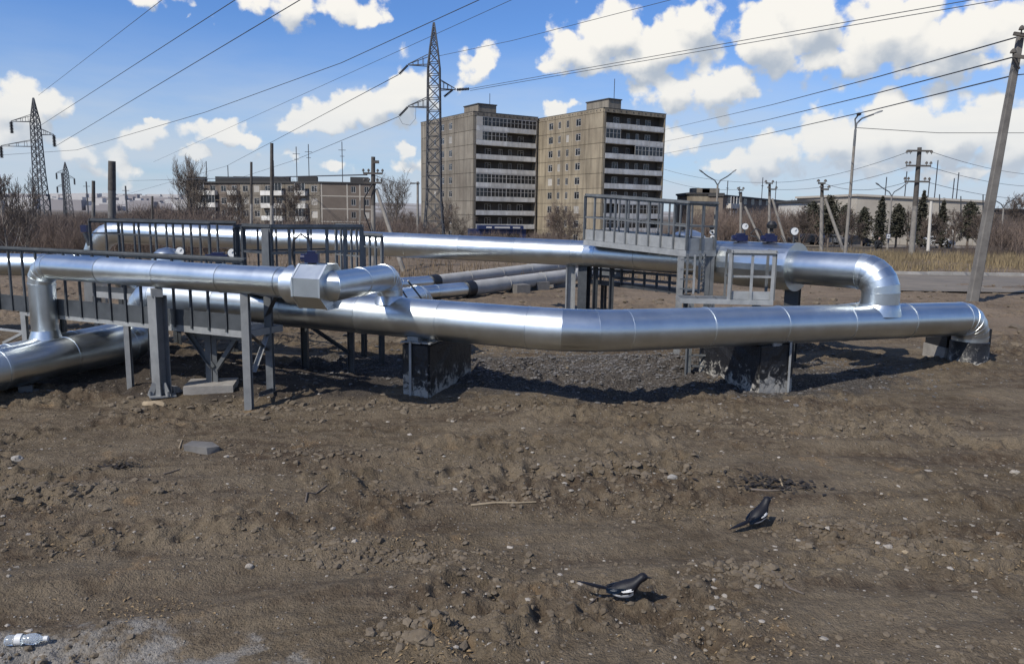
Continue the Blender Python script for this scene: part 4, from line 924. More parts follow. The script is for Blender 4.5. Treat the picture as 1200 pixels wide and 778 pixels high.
# right upper platform
pa = at(685, 280, 15.4); pb = at(805, 297, 12.75); PZ = 1.83
rp = thing('bridge_platform', 'zinc grey railed platform crossing over the far pipe at centre right', 'platform', (pb.x, pb.y, 0))
pa.z = pb.z = 0
a, b, o_ = deck(rp, pa, pb, .62, PZ + .07, PZ, beam=.10)
railing(rp, pa, pb, PZ + .07, 2.76, .3, 'steel', w=.045, toe=.20, toe_mt='steel_lt', z0b=PZ, z1b=2.60, n=9, midz=.52, rail_w=.055)
railing(rp, pa + o_ * .62, pb + o_ * .62, PZ + .07, 2.76, .3, 'steel', w=.032, toe=.20, toe_mt='steel_lt', z0b=PZ, z1b=2.58, n=10, midz=.52)
railing(rp, pb, pb + o_ * .62, PZ, 2.60, .3, 'steel', w=.04, toe=.2, toe_mt='steel_lt', n=2, midz=.52)
railing(rp, pa, pa + o_ * .62, PZ + .07, 2.76, .6, 'steel', w=.04, toe=.2, toe_mt='steel_lt', n=1, midz=.52)
for px, Y, w in ((697, 15.9, .10), (716, 15.5, .09)):
    q = at(px, 350, Y); leg(rp, q.x, q.y, PZ, w, 'steel_dk', I=True)
leg(rp, pb.x - .10, pb.y - .02, PZ - .1, .09, 'steel_lt', I=True, dirx=(0, 1, 0)); q = pb + o_ * .58; leg(rp, q.x, q.y, PZ - .1, .08, 'steel')
# dark lower walkway beams under the far pipe
la = at(692, 325, 16.6); lb = at(800, 330, 13.9)
lw = thing('low_walkway', 'dark steel walkway with open panels running below the far pipe', 'walkway', (la.x, la.y, 0))
la.z = lb.z = 0
zt, zb = at(700, 316, 16.4).z, at(700, 331, 16.4).z
for (zz_, hh) in ((zt, .05), (zb, .10), ((zt + zb) / 2 + .0, .05)):
    mb = MB(); mb.bar(la + Vector((0, 0, zz_)), lb + Vector((0, 0, zz_ + .08)), .05, hh); mb.build('beam', M['steel_dk'], lw)
for k in range(9):
    q = la.lerp(lb, k / 8); mb = MB(); mb.bar(q + Vector((0, -.03, zb)), q + Vector((0, -.03, zt + .08)), .045, .045); mb.build('stanchion', M['steel_dk'], lw)
dl = (lb - la).normalized(); ol = Vector((-dl.y, dl.x, 0))
mb = MB(); c = [la + Vector((0, 0, zb)), lb + Vector((0, 0, zb + .08)), lb + ol * .6 + Vector((0, 0, zb + .08)), la + ol * .6 + Vector((0, 0, zb))]
mb.add(c + [v - Vector((0, 0, .03)) for v in c], [(0, 1, 2, 3), (7, 6, 5, 4), (0, 4, 5, 1), (1, 5, 6, 2), (2, 6, 7, 3), (3, 7, 4, 0)]); mb.build('deck_plate', M['steel_dk'], lw)
mb = MB(); mb.box(la + Vector((.45, -.05, (zt + zb) / 2 + .05)), (.8, .03, .22), math.atan2(dl.y, dl.x)); mb.build('infill_panel', M['steel'], lw)
for t in (.05, .95): q = la.lerp(lb, t) + ol * .3; leg(lw, q.x, q.y, zb, .07, 'steel_dk')

# lower platform in front of the casing, with caged gate and ladder
lz = at(850, 353, 10.95).z
pl0 = at(797, 353, 11.55); pl1 = at(906, 352, 10.75 + .35); 
pl0 = Vector((pl0.x, 11.25, 0)); pl0.x = at(797, 350, 11.25).x; pl1 = Vector((at(906, 350, 11.15).x, 11.15, 0))
lp = thing('ladder_platform', 'small lower platform by the thick casing with a two-panel guard rail and a ladder', 'platform', (pl0.x, pl0.y, 0))
a, b, o_ = deck(lp, pl0, pl1, .45, lz, beam=.07)
g0 = on_seg(pl0, pl1, 850); railing(lp, g0, pl1, lz, lz + .68, .4, 'steel_lt', w=.05, toe=.12, toe_mt='steel_lt', n=2, midz=.50, rail_w=.06)
railing(lp, pl1, pl1 + o_ * .44, lz, lz + .68, .4, 'steel', w=.035, n=1)
g1_ = g0 + o_ * .42; railing(lp, g0, g1_, lz, lz + .68, .3, 'steel', w=.03, n=1)
# upper ladder between the platforms
for (px, mt_) in ((806, 'steel'), (814.5, 'steel_lt')):
    q = at(px, 300, 11.9); leg_ = MB(); leg_.bar((q.x, q.y, lz), (q.x, q.y, PZ - .02), .03, .03); leg_.build('ladder_rail', M[mt_], lp)
q0 = at(806, 300, 11.9); q1 = at(814.5, 300, 11.9)
for k in range(4):
    zz_ = lz + .08 + k * .15; mb = MB(); mb.bar((q0.x - .1, q0.y, zz_), (q1.x + .02, q1.y, zz_), .02, .02); mb.build('rung', M['steel'], lp)
mb = MB(); q = at(823, 300, 12.0); q_ = at(826, 300, 12.25)
for k in range(9):
    zz_ = lz + .05 + k * (PZ - lz - .1) / 8; mb.bar((q.x, q.y, zz_), (q_.x, q_.y, zz_ + .03), .014, .014)
mb.build('mesh_guard', M['steel'], lp)
for (x, y) in ((q.x - .03, q.y), (q_.x, q_.y)): mb = MB(); mb.bar((x, y, lz), (x, y, PZ), .035, .035); mb.build('guard_post', M['steel'], lp)
l0 = at(810, 350, 11.2); l1 = at(835.5, 350, 11.2)
for i, q in enumerate((l0, l1)): mb = MB(); z0 = hz(q.x, q.y) - .05; mb.ibeam((q.x, q.y, z0), (q.x, q.y, lz - .07), .075 if i == 0 else .05, .008, (1, 0, 0)); mb.build('ladder_rail', M['steel'], lp)
for k in range(4): mb = MB(); zz_ = .20 + .165 * k; mb.bar((l0.x, l0.y, zz_), (l1.x, l1.y, zz_), .025, .025); mb.build('rung', M['steel'], lp)
for q in (pl1 - Vector((.1, -.3, 0)),): leg(lp, q.x, q.y, lz - .05, .07, 'steel_dk')
# ------------------------------------------------------------------ apartment blocks
M['panel_tan'] = mat('tan_concrete_panel', (.24, .195, .135), .9, col2=(.34, .285, .20), vscale=.16, world=True, streak=.55, bump=.3, bscale=8, objvar=.16)
M['panel_grey'] = mat('grey_stained_panel', (.25, .22, .175), .9, col2=(.16, .135, .105), vscale=.16, world=True, streak=.6, bump=.3, bscale=8, objvar=.14)
M['joint'] = mat('panel_joint', (.15, .125, .095), .95)
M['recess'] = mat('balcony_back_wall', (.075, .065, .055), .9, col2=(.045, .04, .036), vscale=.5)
M['parapet'] = mat('whitewashed_parapet', (.80, .78, .72), .85, col2=(.60, .56, .49), vscale=.5, world=True, streak=.4, objvar=.2)
M['glass'] = mat('window_glass', (.025, .030, .036), .12, objvar=.5)
M['frame'] = mat('window_frame_paint', (.55, .53, .50), .6, objvar=.35)
M['curtain'] = mat('net_curtain', (.42, .39, .34), .9, objvar=.4)
M['roof'] = mat('roof_felt', (.05, .048, .046), .9)
M['brick_dk'] = mat('dark_brick', (.135, .108, .086), .9, col2=(.175, .142, .115), vscale=.3, world=True, objvar=.1)
M['band'] = mat('pale_band', (.42, .38, .32), .9)
M['plaster'] = mat('pale_plaster', (.42, .38, .31), .9, col2=(.33, .29, .24), vscale=.2)
M['plaster_lt'] = mat('light_plaster', (.55, .52, .46), .9, col2=(.45, .41, .35), vscale=.3)
M['shopblue'] = mat('blue_fascia', (.008, .018, .07), .5)

def bld_corner(px, Y, zbase): p = at(px, 250, Y); return Vector((p.x, p.y, zbase))
def solve_len(corner, d, px):
    lo, hi = 0, 120.
    for _ in range(40):
        m_ = (lo + hi) / 2; q = corner + d * m_ - Vector((0, 0, CAM_H)); q.z = 0; sx = 600 + F_PX * q.dot(_r) / q.dot(_f)
        if (sx < px) == (px > 600 + F_PX * (corner - Vector((0, 0, CAM_H))).dot(_r) / (corner - Vector((0, 0, CAM_H))).dot(_f)): lo = m_
        else: hi = m_
    return lo
_shared = {}
def shared(key, fn):
    if key not in _shared: _shared[key] = fn()
    return _shared[key]
def mesh_local(mb, mt):
    me = bpy.data.meshes.new('m'); me.from_pydata(mb.v, [], mb.f)
    for q in (mt if isinstance(mt, (list, tuple)) else [mt]): me.materials.append(q)
    me.polygons.foreach_set('material_index', mb.mi); me.update(); return me
def put(name, me, parent, loc, rz=0.0):
    o = bpy.data.objects.new(name, me); COL.objects.link(o); o.parent = parent; o.location = loc; o.rotation_euler = (0, 0, rz); return o
def panel_mesh(w, h, hole, mt):   # face coords: x along, -y outward, z up; hole = (x0,z0,x1,z1) or None
    def fn():
        mb = MB(); g_ = .04; t = .10
        if hole is None: mb.box2((g_, -t, g_), (w - g_, 0, h - g_))
        else:
            x0, z0, x1, z1 = hole
            mb.box2((g_, -t, g_), (w - g_, 0, z0)); mb.box2((g_, -t, z1), (w - g_, 0, h - g_))
            mb.box2((g_, -t, z0), (x0, 0, z1)); mb.box2((x1, -t, z0), (w - g_, 0, z1))
        return mesh_local(mb, mt)
    return shared(('p', round(w, 2), round(h, 2), hole, mt.name), fn)
def window_mesh(w, h):
    def fn():
        mb = MB(); t = .07
        mb.box2((0, -.04, 0), (w, .0, t)); mb.box2((0, -.04, h - t), (w, 0, h)); mb.box2((0, -.04, t), (t, 0, h - t)); mb.box2((w - t, -.04, t), (w, 0, h - t))
        mb.box2((w * .5 - .03, -.035, t), (w * .5 + .03, 0, h - t))
        if w > 1.2: mb.box2((w * .5 + .03, -.033, h * .68), (w - t, 0, h * .68 + .05))
        return mesh_local(mb, M['frame'])
    return shared(('w', round(w, 2), round(h, 2)), fn)
def pane_mesh(w, h, mt):
    def fn():
        mb = MB(); mb.box2((.06, -.012, .06), (w - .06, .0, h - .06)); return mesh_local(mb, mt)
    return shared(('g', round(w, 2), round(h, 2), mt.name), fn)
class Face:
    def __init__(s, root, ox, oy, rz): s.root = root; s.ox, s.oy, s.rz = ox, oy, rz
    def P(s, x, out, z): c, n = math.cos(s.rz), math.sin(s.rz); return (s.ox + x * c + out * n, s.oy + x * n - out * c, z)
    def put(s, name, me, x, out, z, parent=None): return put(name, me, parent or s.root, s.P(x, out, z), s.rz)
    def window(s, x, z, w, h, out=.0, glassy=True):
        f = s.put('window', window_mesh(w, h), x, out, z)
        g_ = put('pane', pane_mesh(w, h, M['glass'] if (glassy and rng.random() > .16) else M['curtain']), f, (0, 0, 0)); return f
def block9(name, label, px, Y, pxl, pxr, ztop, zbase, theta, wall_mt, bays, holes, balc):
    c = bld_corner(px, Y, zbase); dR = Vector((math.cos(theta), math.sin(theta), 0)); dL = Vector((-math.sin(theta), math.cos(theta), 0))
    WR = solve_len(c, dR, pxr); WL = solve_len(c, dL, pxl); H = ztop - zbase; n = 9; fh = 2.8; z0 = H - .75 - n * fh
    root = thing(name, label, 'building', c, theta)
    mb = MB()   # core, hollowed for the balcony stack on the right face
    mb.box2((0.02, 1.5, -1), (WR - .02, WL - .02, H - .3)); mb.box2((.02, .02, -1), (.55, 1.5, H - .3)); mb.box2((WR - .35, .02, -1), (WR - .02, 1.5, H - .3))
    o = put('wall', mesh_local(mb, M['joint']), root, (0, 0, 0))
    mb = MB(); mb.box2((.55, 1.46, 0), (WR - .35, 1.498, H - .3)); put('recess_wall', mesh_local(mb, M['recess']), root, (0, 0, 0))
    # left face
    FL = Face(root, 0, WL, -math.pi / 2); bw = [WL * b for b in bays]; x = 0
    for bi, w in enumerate(bw):
        for k in range(n):
            z = z0 + k * fh; hs = holes[bi]
            hole = None
            if hs: ww, wh = hs; x0 = (w - ww) / 2; hole = (round(x0, 3), .85, round(x0 + ww, 3), round(.85 + wh, 3))
            FL.put('panel', panel_mesh(w, fh, hole, wall_mt), x, .0, z)
            if hs: FL.window(x + hole[0], z + .85, ww, wh, .03)
        x += w
    # narrow faces beside the balconies, frieze of parapet slabs with pierced squares
    FR = Face(root, 0, 0, 0)
    for k in range(n):
        FR.put('panel', panel_mesh(.55, fh, None, wall_mt), 0, 0, z0 + k * fh); FR.put('panel', panel_mesh(.35, fh, None, wall_mt), WR - .35, 0, z0 + k * fh)
    for F_, L in ((FL, WL), (FR, WR)):
        m_ = max(2, round(L / 3)); w = L / m_
        for k in range(m_):
            def fr(w=w):
                mb = MB(); mb.box2((.03, -.14, .0), (w - .03, .0, .72)); 
                for j in range(2): mb.box2((w * (.25 + .42 * j), -.17, .26), (w * (.25 + .42 * j) + .22, -.14, .48), 1)
                return mesh_local(mb, [wall_mt, M['roof']])
            F_.put('frieze_slab', shared(('fr', round(w, 2), wall_mt.name), fr), k * w, 0, H - .73)
    mb = MB(); mb.box2((-.16, -.16, H), (WR + .1, WL + .1, H + .10)); put('roof', mesh_local(mb, M['roof']), root, (0, 0, 0))
    hx0, hx1, hy0, hy1, hh = balc['hut']
    mb = MB(); mb.box2((hx0 * WR, hy0 * WL, H + .1), (hx1 * WR, hy1 * WL, H + .1 + hh)); ht = put('lift_hut', mesh_local(mb, M['panel_grey']), root, (0, 0, 0))
    mb = MB(); mb.box2((hx0 * WR - .15, hy0 * WL - .15, H + .1 + hh), (hx1 * WR + .15, hy1 * WL + .15, H + .3 + hh)); put('hut_roof', mesh_local(mb, M['roof']), ht, (0, 0, 0))
    mb = MB(); mb.bar((hx1 * WR - 1, hy0 * WL + 1, H + hh), (hx1 * WR - 1, hy0 * WL + 1, H + hh + balc['mast']), .09, .09); put('mast', mesh_local(mb, M['pylon']), root, (0, 0, 0))
    # balconies
    bx0, bx1 = .55, WR - .35; segs = 4; sw = (bx1 - bx0) / segs
    for k in range(n):
        z = z0 + k * fh
        def slab():
            mb = MB(); mb.box2((0, -.12, 0), (bx1 - bx0, 1.455, .16)); return mesh_local(mb, M['parapet'])
        s_ = FR.put('balcony', shared(('sl', name, round(WR, 2)), slab), bx0, .0, z)
        for j in range(segs):
            style = balc['rows'][k][j]
            def pp():
                mb = MB(); mb.box2((.01, -.05, .16), (sw - .01, .03, .98)); return mesh_local(mb, M['parapet'])
            o = put('parapet_panel', shared(('pp', name), pp), s_, (j * sw, -.075, rng.uniform(-.02, .02)), 0)
            if style in 'gw':
                def gl():
                    mb = MB(); nn = 4
                    for q in range(nn + 1): mb.box2((q * (sw - .06) / nn, -.04, 1.0), (q * (sw - .06) / nn + .06, .02, fh - .02), 0)
                    mb.box2((.06, -.035, 1.9), (sw - .06, .015, 1.96), 0); mb.box2((.02, -.05, fh - .16), (sw - .02, .03, fh - .03), 0)
                    mb.box2((.03, -.005, 1.0), (sw - .03, .005, fh - .16), 1)
                    return mesh_local(mb, [M['frame'], M['glass']])
                put('glazing', shared(('gl', name), gl), s_, (j * sw, -.075, 0), 0)
            if style == 'w':
                mb = MB(); mb.box2((.02, -.06, 1.0), (sw * .4, .035, fh - .03)); put('white_panel', mesh_local(mb, M['plaster_lt']), s_, (j * sw, -.075, 0), 0)
        for (xx, w, h, zz) in ((.25, 1.4, 1.4, .9), (.46, .8, 2.1, .2), (.62, .8, 2.1, .2), (.8, 1.4, 1.4, .9)):
            f = put('window', window_mesh(w, h), root, (bx0 + (bx1 - bx0) * xx - w / 2, 1.455, z + zz)); put('pane', pane_mesh(w, h, M['glass']), f, (0, 0, 0))
    return root, c, WL, WR, z0
rowsL = ['nnnn', 'nnnn', 'nnnn', 'gggg', 'gggg', 'nnnn', 'nnnn', 'wgnn', 'wggg']
rowsR = ['nnnn', 'gggn', 'nggg', 'nnnn', 'nnnn', 'nnnn', 'nngg', 'gnnn', 'nnnn']
bL = block9('apartment_block', 'nine-storey grey panel block behind the lattice pylon, left half of the pair', 554.5, 158, 494, 628, at(554.5, 131, 158).z, -4.0, R_(32), M['panel_grey'],
       [.22, .15, .15, .15, .33], [None, (.9, 1.35), (1.4, 1.35), (1.4, 1.35), None], dict(hut=(.20, .48, .15, .40, 2.0), mast=2.6, rows=rowsL))
bR = block9('apartment_block', 'nine-storey tan panel block with dark balcony front, right half of the pair', 704, 148, 624.5, 775, at(704, 126.5, 148).z, -4.0, R_(32), M['panel_tan'],
       [.20, .14, .12, .12, .18, .24], [None, (1.5, 1.4), (.9, 1.4), (.9, 1.4), (1.6, 1.4), None], dict(hut=(.25, .45, .15, .45, 2.2), mast=4.2, rows=rowsR))
# dark blue shop front at the foot of the left block
q = at(586, 277, 155.5); o = thing('shop_front', 'dark blue shop front with small white signs at the foot of the left block', 'shop', (q.x, q.y, -4), R_(12))
mb = MB(); mb.box2((-6.2, -.5, 0), (5.2, 2.5, 3.2)); mb.box2((-4.6, -1.0, 3.2), (4.6, .8, 3.95)); put('fascia', mesh_local(mb, M['shopblue']), o, (0, 0, 0))
for x0, x1 in ((-3.0, -1.9), (-1.3, 1.8), (2.4, 3.9)):
    mb = MB(); mb.box2((x0, -1.04, 3.4), (x1, -1.005, 3.7)); put('sign_panel', mesh_local(mb, M['frame']), o, (0, 0, 0))
mb = MB(); mb.box2((-3.6, -.53, .3), (3.9, -.505, 2.3)); put('window', mesh_local(mb, M['glass']), o, (0, 0, 0))

# five-storey brick house at the left
def khr():
    Y = 172; c = bld_corner(376, Y, -5.2); th = R_(8); root = thing('brick_house', 'long low five-storey house with rows of pale balconies, behind the bare scrub', 'building', c, th)
    dR = Vector((math.cos(th), math.sin(th), 0)); WR = solve_len(c, dR, 438); H = at(376, 213.5, 172).z + 5.2; fh = 2.8; z0 = H - 5 * fh - .2
    LL = 37; thL = R_(160 - 8)    # long face runs back to the left
    ca, sa = math.cos(thL), math.sin(thL)
    fx, fy = LL * ca, LL * sa     # far left end in the house frame
    mb = MB(); z1 = H - .25
    poly = [(0, 0), (WR, 0), (WR + .0, 10), (fx + 3, fy + 10), (fx, fy)]
    n_ = len(poly); mb.add([(x, y, -1) for x, y in poly] + [(x, y, z1) for x, y in poly], [(k, (k + 1) % n_, (k + 1) % n_ + n_, k + n_) for k in range(n_)] + [tuple(range(n_, 2 * n_))])
    put('wall', mesh_local(mb, M['brick_dk']), root, (0, 0, 0))
    mb = MB(); mb.add([(x * 1.02, y - .3, z1) for x, y in poly] + [(x * 1.02, y - .3, z1 + .35) for x, y in poly], [(k, (k + 1) % n_, (k + 1) % n_ + n_, k + n_) for k in range(n_)] + [tuple(range(n_, 2 * n_)), tuple(range(n_))])
    put('roof', mesh_local(mb, M['roof']), root, (0, 0, 0))
    FR = Face(root, 0, 0, 0); FLn = Face(root, fx, fy, thL - math.pi)
    xs = [.0, .52, .72, WR / WR]
    for k in range(5):
        z = z0 + k * fh
        for a, b, hl in ((0, .50, None), (.50, .74, (1.0, 1.4)), (.74, 1.0, (1.0, 1.4))):
            w = (b - a) * WR; hole = None
            if hl: hole = (round((w - hl[0]) / 2, 3), .8, round((w + hl[0]) / 2, 3), 2.2)
            FR.put('panel', panel_mesh(w, fh, hole, M['brick_dk']), a * WR, 0, z)
            if hl: FR.window(a * WR + hole[0], z + .8, hl[0], 1.4, .03)
        def bd():
            mb = MB(); mb.box2((0, -.13, 0), (WR, -.02, .22)); return mesh_local(mb, M['band'])
        if k: FR.put('band', shared('khr_band', bd), 0, 0, z - .11)
    for xx in (.02, .50, .74):
        mb = MB(); mb.box2((xx * WR - .12, -.128, z0), (xx * WR + .16, -.01, H - .3)); put('band', mesh_local(mb, M['band']), root, (0, 0, 0))
    nb = 12; w = LL / nb
    for j in range(nb):
        balc = (nb - j) in (2, 4, 5, 8, 10, 11)
        for k in range(5):
            z = z0 + k * fh; hole = (round(w / 2 - .75, 3), .8, round(w / 2 + .75, 3), 2.2)
            FLn.put('panel', panel_mesh(w, fh, hole, M['panel_grey'] if j > nb - 8 else M['brick_dk']), j * w, 0, z); FLn.window(j * w + hole[0], z + .8, 1.5, 1.4, .03)
            if balc and k:
                def bb_():
                    mb = MB(); mb.box2((.2, -1.1, 0), (w - .2, -.105, .14)); mb.box2((.2, -1.1, .14), (w - .2, -1.04, 1.05)); mb.box2((.2, -1.04, .14), (.26, -.105, 1.05)); mb.box2((w - .26, -1.04, .14), (w - .2, -.105, 1.05)); return mesh_local(mb, M['parapet'])
                b_ = FLn.put('balcony', shared('khr_balc', bb_), j * w, 0, z)
                if rng.random() < .45:
                    def gg():
                        mb = MB()
                        for q in range(4): mb.box2((.2 + q * (w - .46) / 3, -1.1, 1.05), (.26 + q * (w - .46) / 3, -1.05, 2.7))
                        mb.box2((.22, -1.07, 1.05), (w - .22, -1.06, 2.6), 1); return mesh_local(mb, [M['frame'], M['glass']])
                    put('glazing', shared('khr_gl', gg), b_, (0, 0, 0))
    for k, t in enumerate((.05, .28, .42, .56, .70, .9)):
        x, y = fx * (1 - t), fy * (1 - t) + 4
        mb = MB(); mb.box((x, y, H + .7), (4.2, 2.5, 1.3)); v = put('roof_vent', mesh_local(mb, M['roof']), root, (0, 0, 0))
    mb = MB(); mb.box((WR * .72, 4, H + .7), (4.0, 2.5, 1.3)); put('roof_vent', mesh_local(mb, M['roof']), root, (0, 0, 0))
    for x, hh in ((fx * .35, 5), (fx * .18, 8), (fx * .0 - 3, 8.5), (WR * .4, 9), (fx * .7, 4), (fx * .87, 5)):
        y = max(2, fy * x / fx + 4 if x < 0 else 3); mb = MB(); mb.bar((x, y, H), (x, y, H + hh), .16, .16)
        if hh > 6: mb.bar((x - .8, y, H + hh * .8), (x + .8, y, H + hh * .8), .1, .1); mb.bar((x - .5, y, H + hh * .65), (x + .5, y, H + hh * .65), .1, .1)
        put('aerial', mesh_local(mb, M['pylon']), root, (0, 0, 0))
    return root
khr()
def slab_house(name, label, px0, px1, Y0, Y1, zb, zt0, zt1, depth, mt, wins=(), roofmt='roof', extra=None, holes=True):
    a = at(px0, 250, Y0); b = at(px1, 250, Y1); a.z = b.z = zb; d = (b - a); L = d.length; th = math.atan2(d.y, d.x); root = thing(name, label, 'building', a, th); H0 = zt0 - zb; H1 = zt1 - zb
    mb = MB(); mb.add([(0, 0, -1), (L, 0, -1), (L, depth, -1), (0, depth, -1), (0, 0, H0), (L, 0, H1), (L, depth, H1), (0, depth, H0)], [(0, 1, 5, 4), (1, 2, 6, 5), (2, 3, 7, 6), (3, 0, 4, 7), (4, 5, 6, 7)])
    put('wall', mesh_local(mb, mt), root, (0, 0, 0))
    mb = MB(); mb.add([(-.3, -.3, H0), (L + .3, -.3, H1), (L + .3, depth + .3, H1), (-.3, depth + .3, H0)] + [(-.3, -.3, H0 + .35), (L + .3, -.3, H1 + .35), (L + .3, depth + .3, H1 + .35), (-.3, depth + .3, H0 + .35)], [(0, 1, 5, 4), (1, 2, 6, 5), (2, 3, 7, 6), (3, 0, 4, 7), (4, 5, 6, 7), (3, 2, 1, 0)])
    put('roof', mesh_local(mb, M[roofmt]), root, (0, 0, 0))
    F_ = Face(root, 0, 0, 0)
    for (x, z, w, h) in wins: F_.window(x, z, w, h, .03)
    return root, L, F_
r_, L, F_ = slab_house('apartment_block', 'low five-storey block with a pale end wall, behind the right-hand platform', 807, 846, 160, 160, -5, at(820, 228, 160).z, at(820, 228, 160).z, 12, M['panel_tan'])
for k in range(4): F_.put('panel', panel_mesh(L, 2.8, None, M['panel_tan']), 0, 0, .2 + 2.8 * k)
for x in (.5, .8):
    mb = MB(); mb.box((x * L, 6, 12.6), (3.6, 3, 1.2)); put('roof_vent', mesh_local(mb, M['panel_grey']), r_, (0, 0, 0))
r_, L, F_ = slab_house('apartment_block', 'dark long block right of the pale end wall, with one white balcony', 846.5, 934, 158, 190, -5, 6.4, 5.8, 10, M['brick_dk'], [(2 + 4 * i, 1.6 + 2.8 * k, 1.5, 1.4) for i in range(7) for k in range(4)])
for k in (2, 3):
    mb = MB(); mb.box2((1.5, -1.1, .6 + 2.8 * k), (6.0, 0, 1.6 + 2.8 * k)); b_ = put('balcony', mesh_local(mb, M['plaster_lt']), r_, (0, 0, 0))
    mb = MB(); [mb.box2((1.5 + q * 1.4, -1.05, 1.6 + 2.8 * k), (1.62 + q * 1.4, -.95, 3.0 + 2.8 * k)) for q in range(4)]; put('glazing', mesh_local(mb, M['frame']), b_, (0, 0, 0))
for x, h in ((.25, 3), (.4, 2), (.7, 4.5), (.9, 4)):
    mb = MB(); mb.bar((x * L, 4, 11), (x * L, 4, 11 + h + 1), .14, .14); mb.bar((x * L - .7, 4, 11 + h * .8), (x * L + .7, 4, 11 + h * .8), .1, .1); put('aerial', mesh_local(mb, M['pylon']), r_, (0, 0, 0))
slab_house('small_building', 'pale yellowish gable wall between the dark block and the pines', 934, 957, 112, 112, -1.4, 4.5, 4.5, 8, M['plaster_lt'], [(1.2, 2.4, .8, .9)])
r_, L, F_ = slab_house('long_building', 'long low beige building behind the pine trees at right', 1003, 1162, 128, 130, -1.5, at(1003, 230, 128).z, at(1162, 238, 130).z, 22, M['plaster'], [(3 + 3.2 * i, 1.0, 1.7, 1.5) for i in range(6)], 'band')
for x in (.55, .8): 
    mb = MB(); mb.box2((x * L, -.05, 0), (x * L + .4, -.0, 6.2)); put('pilaster', mesh_local(mb, M['band']), r_, (0, 0, 0))
mb = MB(); mb.box2((L * .48, -2.5, 3.0), (L * .66, 0, 3.4)); put('porch_roof', mesh_local(mb, M['band']), r_, (0, 0, 0))
for x in (.49, .55, .6, .65): mb = MB(); mb.box2((x * L, -2.3, 0), (x * L + .35, -1.95, 3.0)); put('porch_column', mesh_local(mb, M['plaster_lt']), r_, (0, 0, 0))
mb = MB(); mb.box2((L * .50, -.04, .2), (L * .64, -.0, 2.7)); put('doorway', mesh_local(mb, M['glass']), r_, (0, 0, 0))
for x, h in ((.08, 3), (.35, 4), (.5, 5), (.68, 4), (.73, 7), (.87, 4), (.9, 5)):
    mb = MB(); mb.bar((x * L, 6, 6), (x * L, 6, 7 + h), .12, .12); put('aerial', mesh_local(mb, M['pylon']), r_, (0, 0, 0))
slab_house('long_building', 'low dark building beyond the trees at the right edge', 1166, 1290, 140, 150, -1.5, 4.2, 4.2, 15, M['brick_dk'])
# low pale fence along the far street
a = at(1012, 283, 107); fr = thing('concrete_fence', 'low pale concrete fence in front of the pines', 'fence', (a.x, a.y, -1.3)); mb = MB(); mb.box2((.04, -.06, 0), (2.46, .06, 1.2)); fm = mesh_local(mb, M['plaster'])
for k in range(12): put('fence_panel', fm, fr, (k * 2.5, 0, rng.uniform(-.04, .04)))
# far town on the rise
gt = np.random.default_rng(4); mb = MB(); mb2 = MB()
for k in range(230):
    Y = gt.uniform(1100, 2300); x = gt.uniform(-.72, -.30) * Y; z = float(terrain(np.array([x]), np.array([Y]))[0]); w = gt.uniform(12, 60); h = gt.uniform(5, 16)
    (mb if gt.random() > .4 else mb2).box((x, Y, z + h / 2), (w, 14, h))
M['fartown'] = mat('far_pale_walls', (.48, .46, .44), .9); M['fartown2'] = mat('far_grey_walls', (.27, .25, .25), .9)
tag(mb.build('far_town', M['fartown']), 'pale houses of the distant town on the rise at the far left', 'town', kind='stuff')
tag(mb2.build('far_town', M['fartown2']), 'grey roofs and sheds of the distant town at the far left', 'town', kind='stuff')

# ------------------------------------------------------------------ trees and thickets
def branch_segs(seed, H, trunk_r, levels=4, spread=.6, n_main=5, up=.35, lean=0, crown_start=.25, twig=True, kids=(9, 6, 5), nseg=(4, 3, 3, 3)):
    r = random.Random(seed); segs = []
    def grow(p, d, L, rad, lev):
        n = (nseg[min(lev, 3)]); q = p; pts = [q]
        for i in range(n):
            d = (d + Vector((r.uniform(-1, 1), r.uniform(-1, 1), r.uniform(-.5, 1) + up)) * (.10 + .05 * lev)).normalized()
            q2 = q + d * (L / n); segs.append((q.copy(), q2.copy(), rad * (1 - .75 * i / n), rad * (1 - .75 * (i + 1) / n), lev)); q = q2; pts.append((q.copy(), d.copy(), (i + 1) / n))
        if lev >= levels: return
        k = kids[min(lev, len(kids) - 1)]
        for j in range(k):
            t = crown_start + (1 - crown_start) * (j + r.random() * .7) / k if lev == 0 else .2 + .8 * (j + r.random()) / k
            t = min(t, .999); idx = min(int(t * n), n - 1); a = pts[idx] if idx == 0 else pts[idx][0]; b = pts[idx + 1][0]; f = t * n - idx; base = (a if isinstance(a, Vector) else a).lerp(b, f)
            dd = pts[idx + 1][1]; ph = r.uniform(0, 6.28); side = dd.cross(Vector((math.cos(ph), math.sin(ph), .13))).normalized()
            nd_ = (dd * (1 - spread) + side * spread + Vector((0, 0, up * .5))).normalized()
            grow(base, nd_, L * r.uniform(.42, .62) * (1.15 - .5 * t if lev == 0 else 1), rad * (1 - .6 * t) * .48, lev + 1)
    grow(Vector((0, 0, -.1)), Vector((lean, 0, 1)).normalized(), H * .62, trunk_r, 0)
    return segs
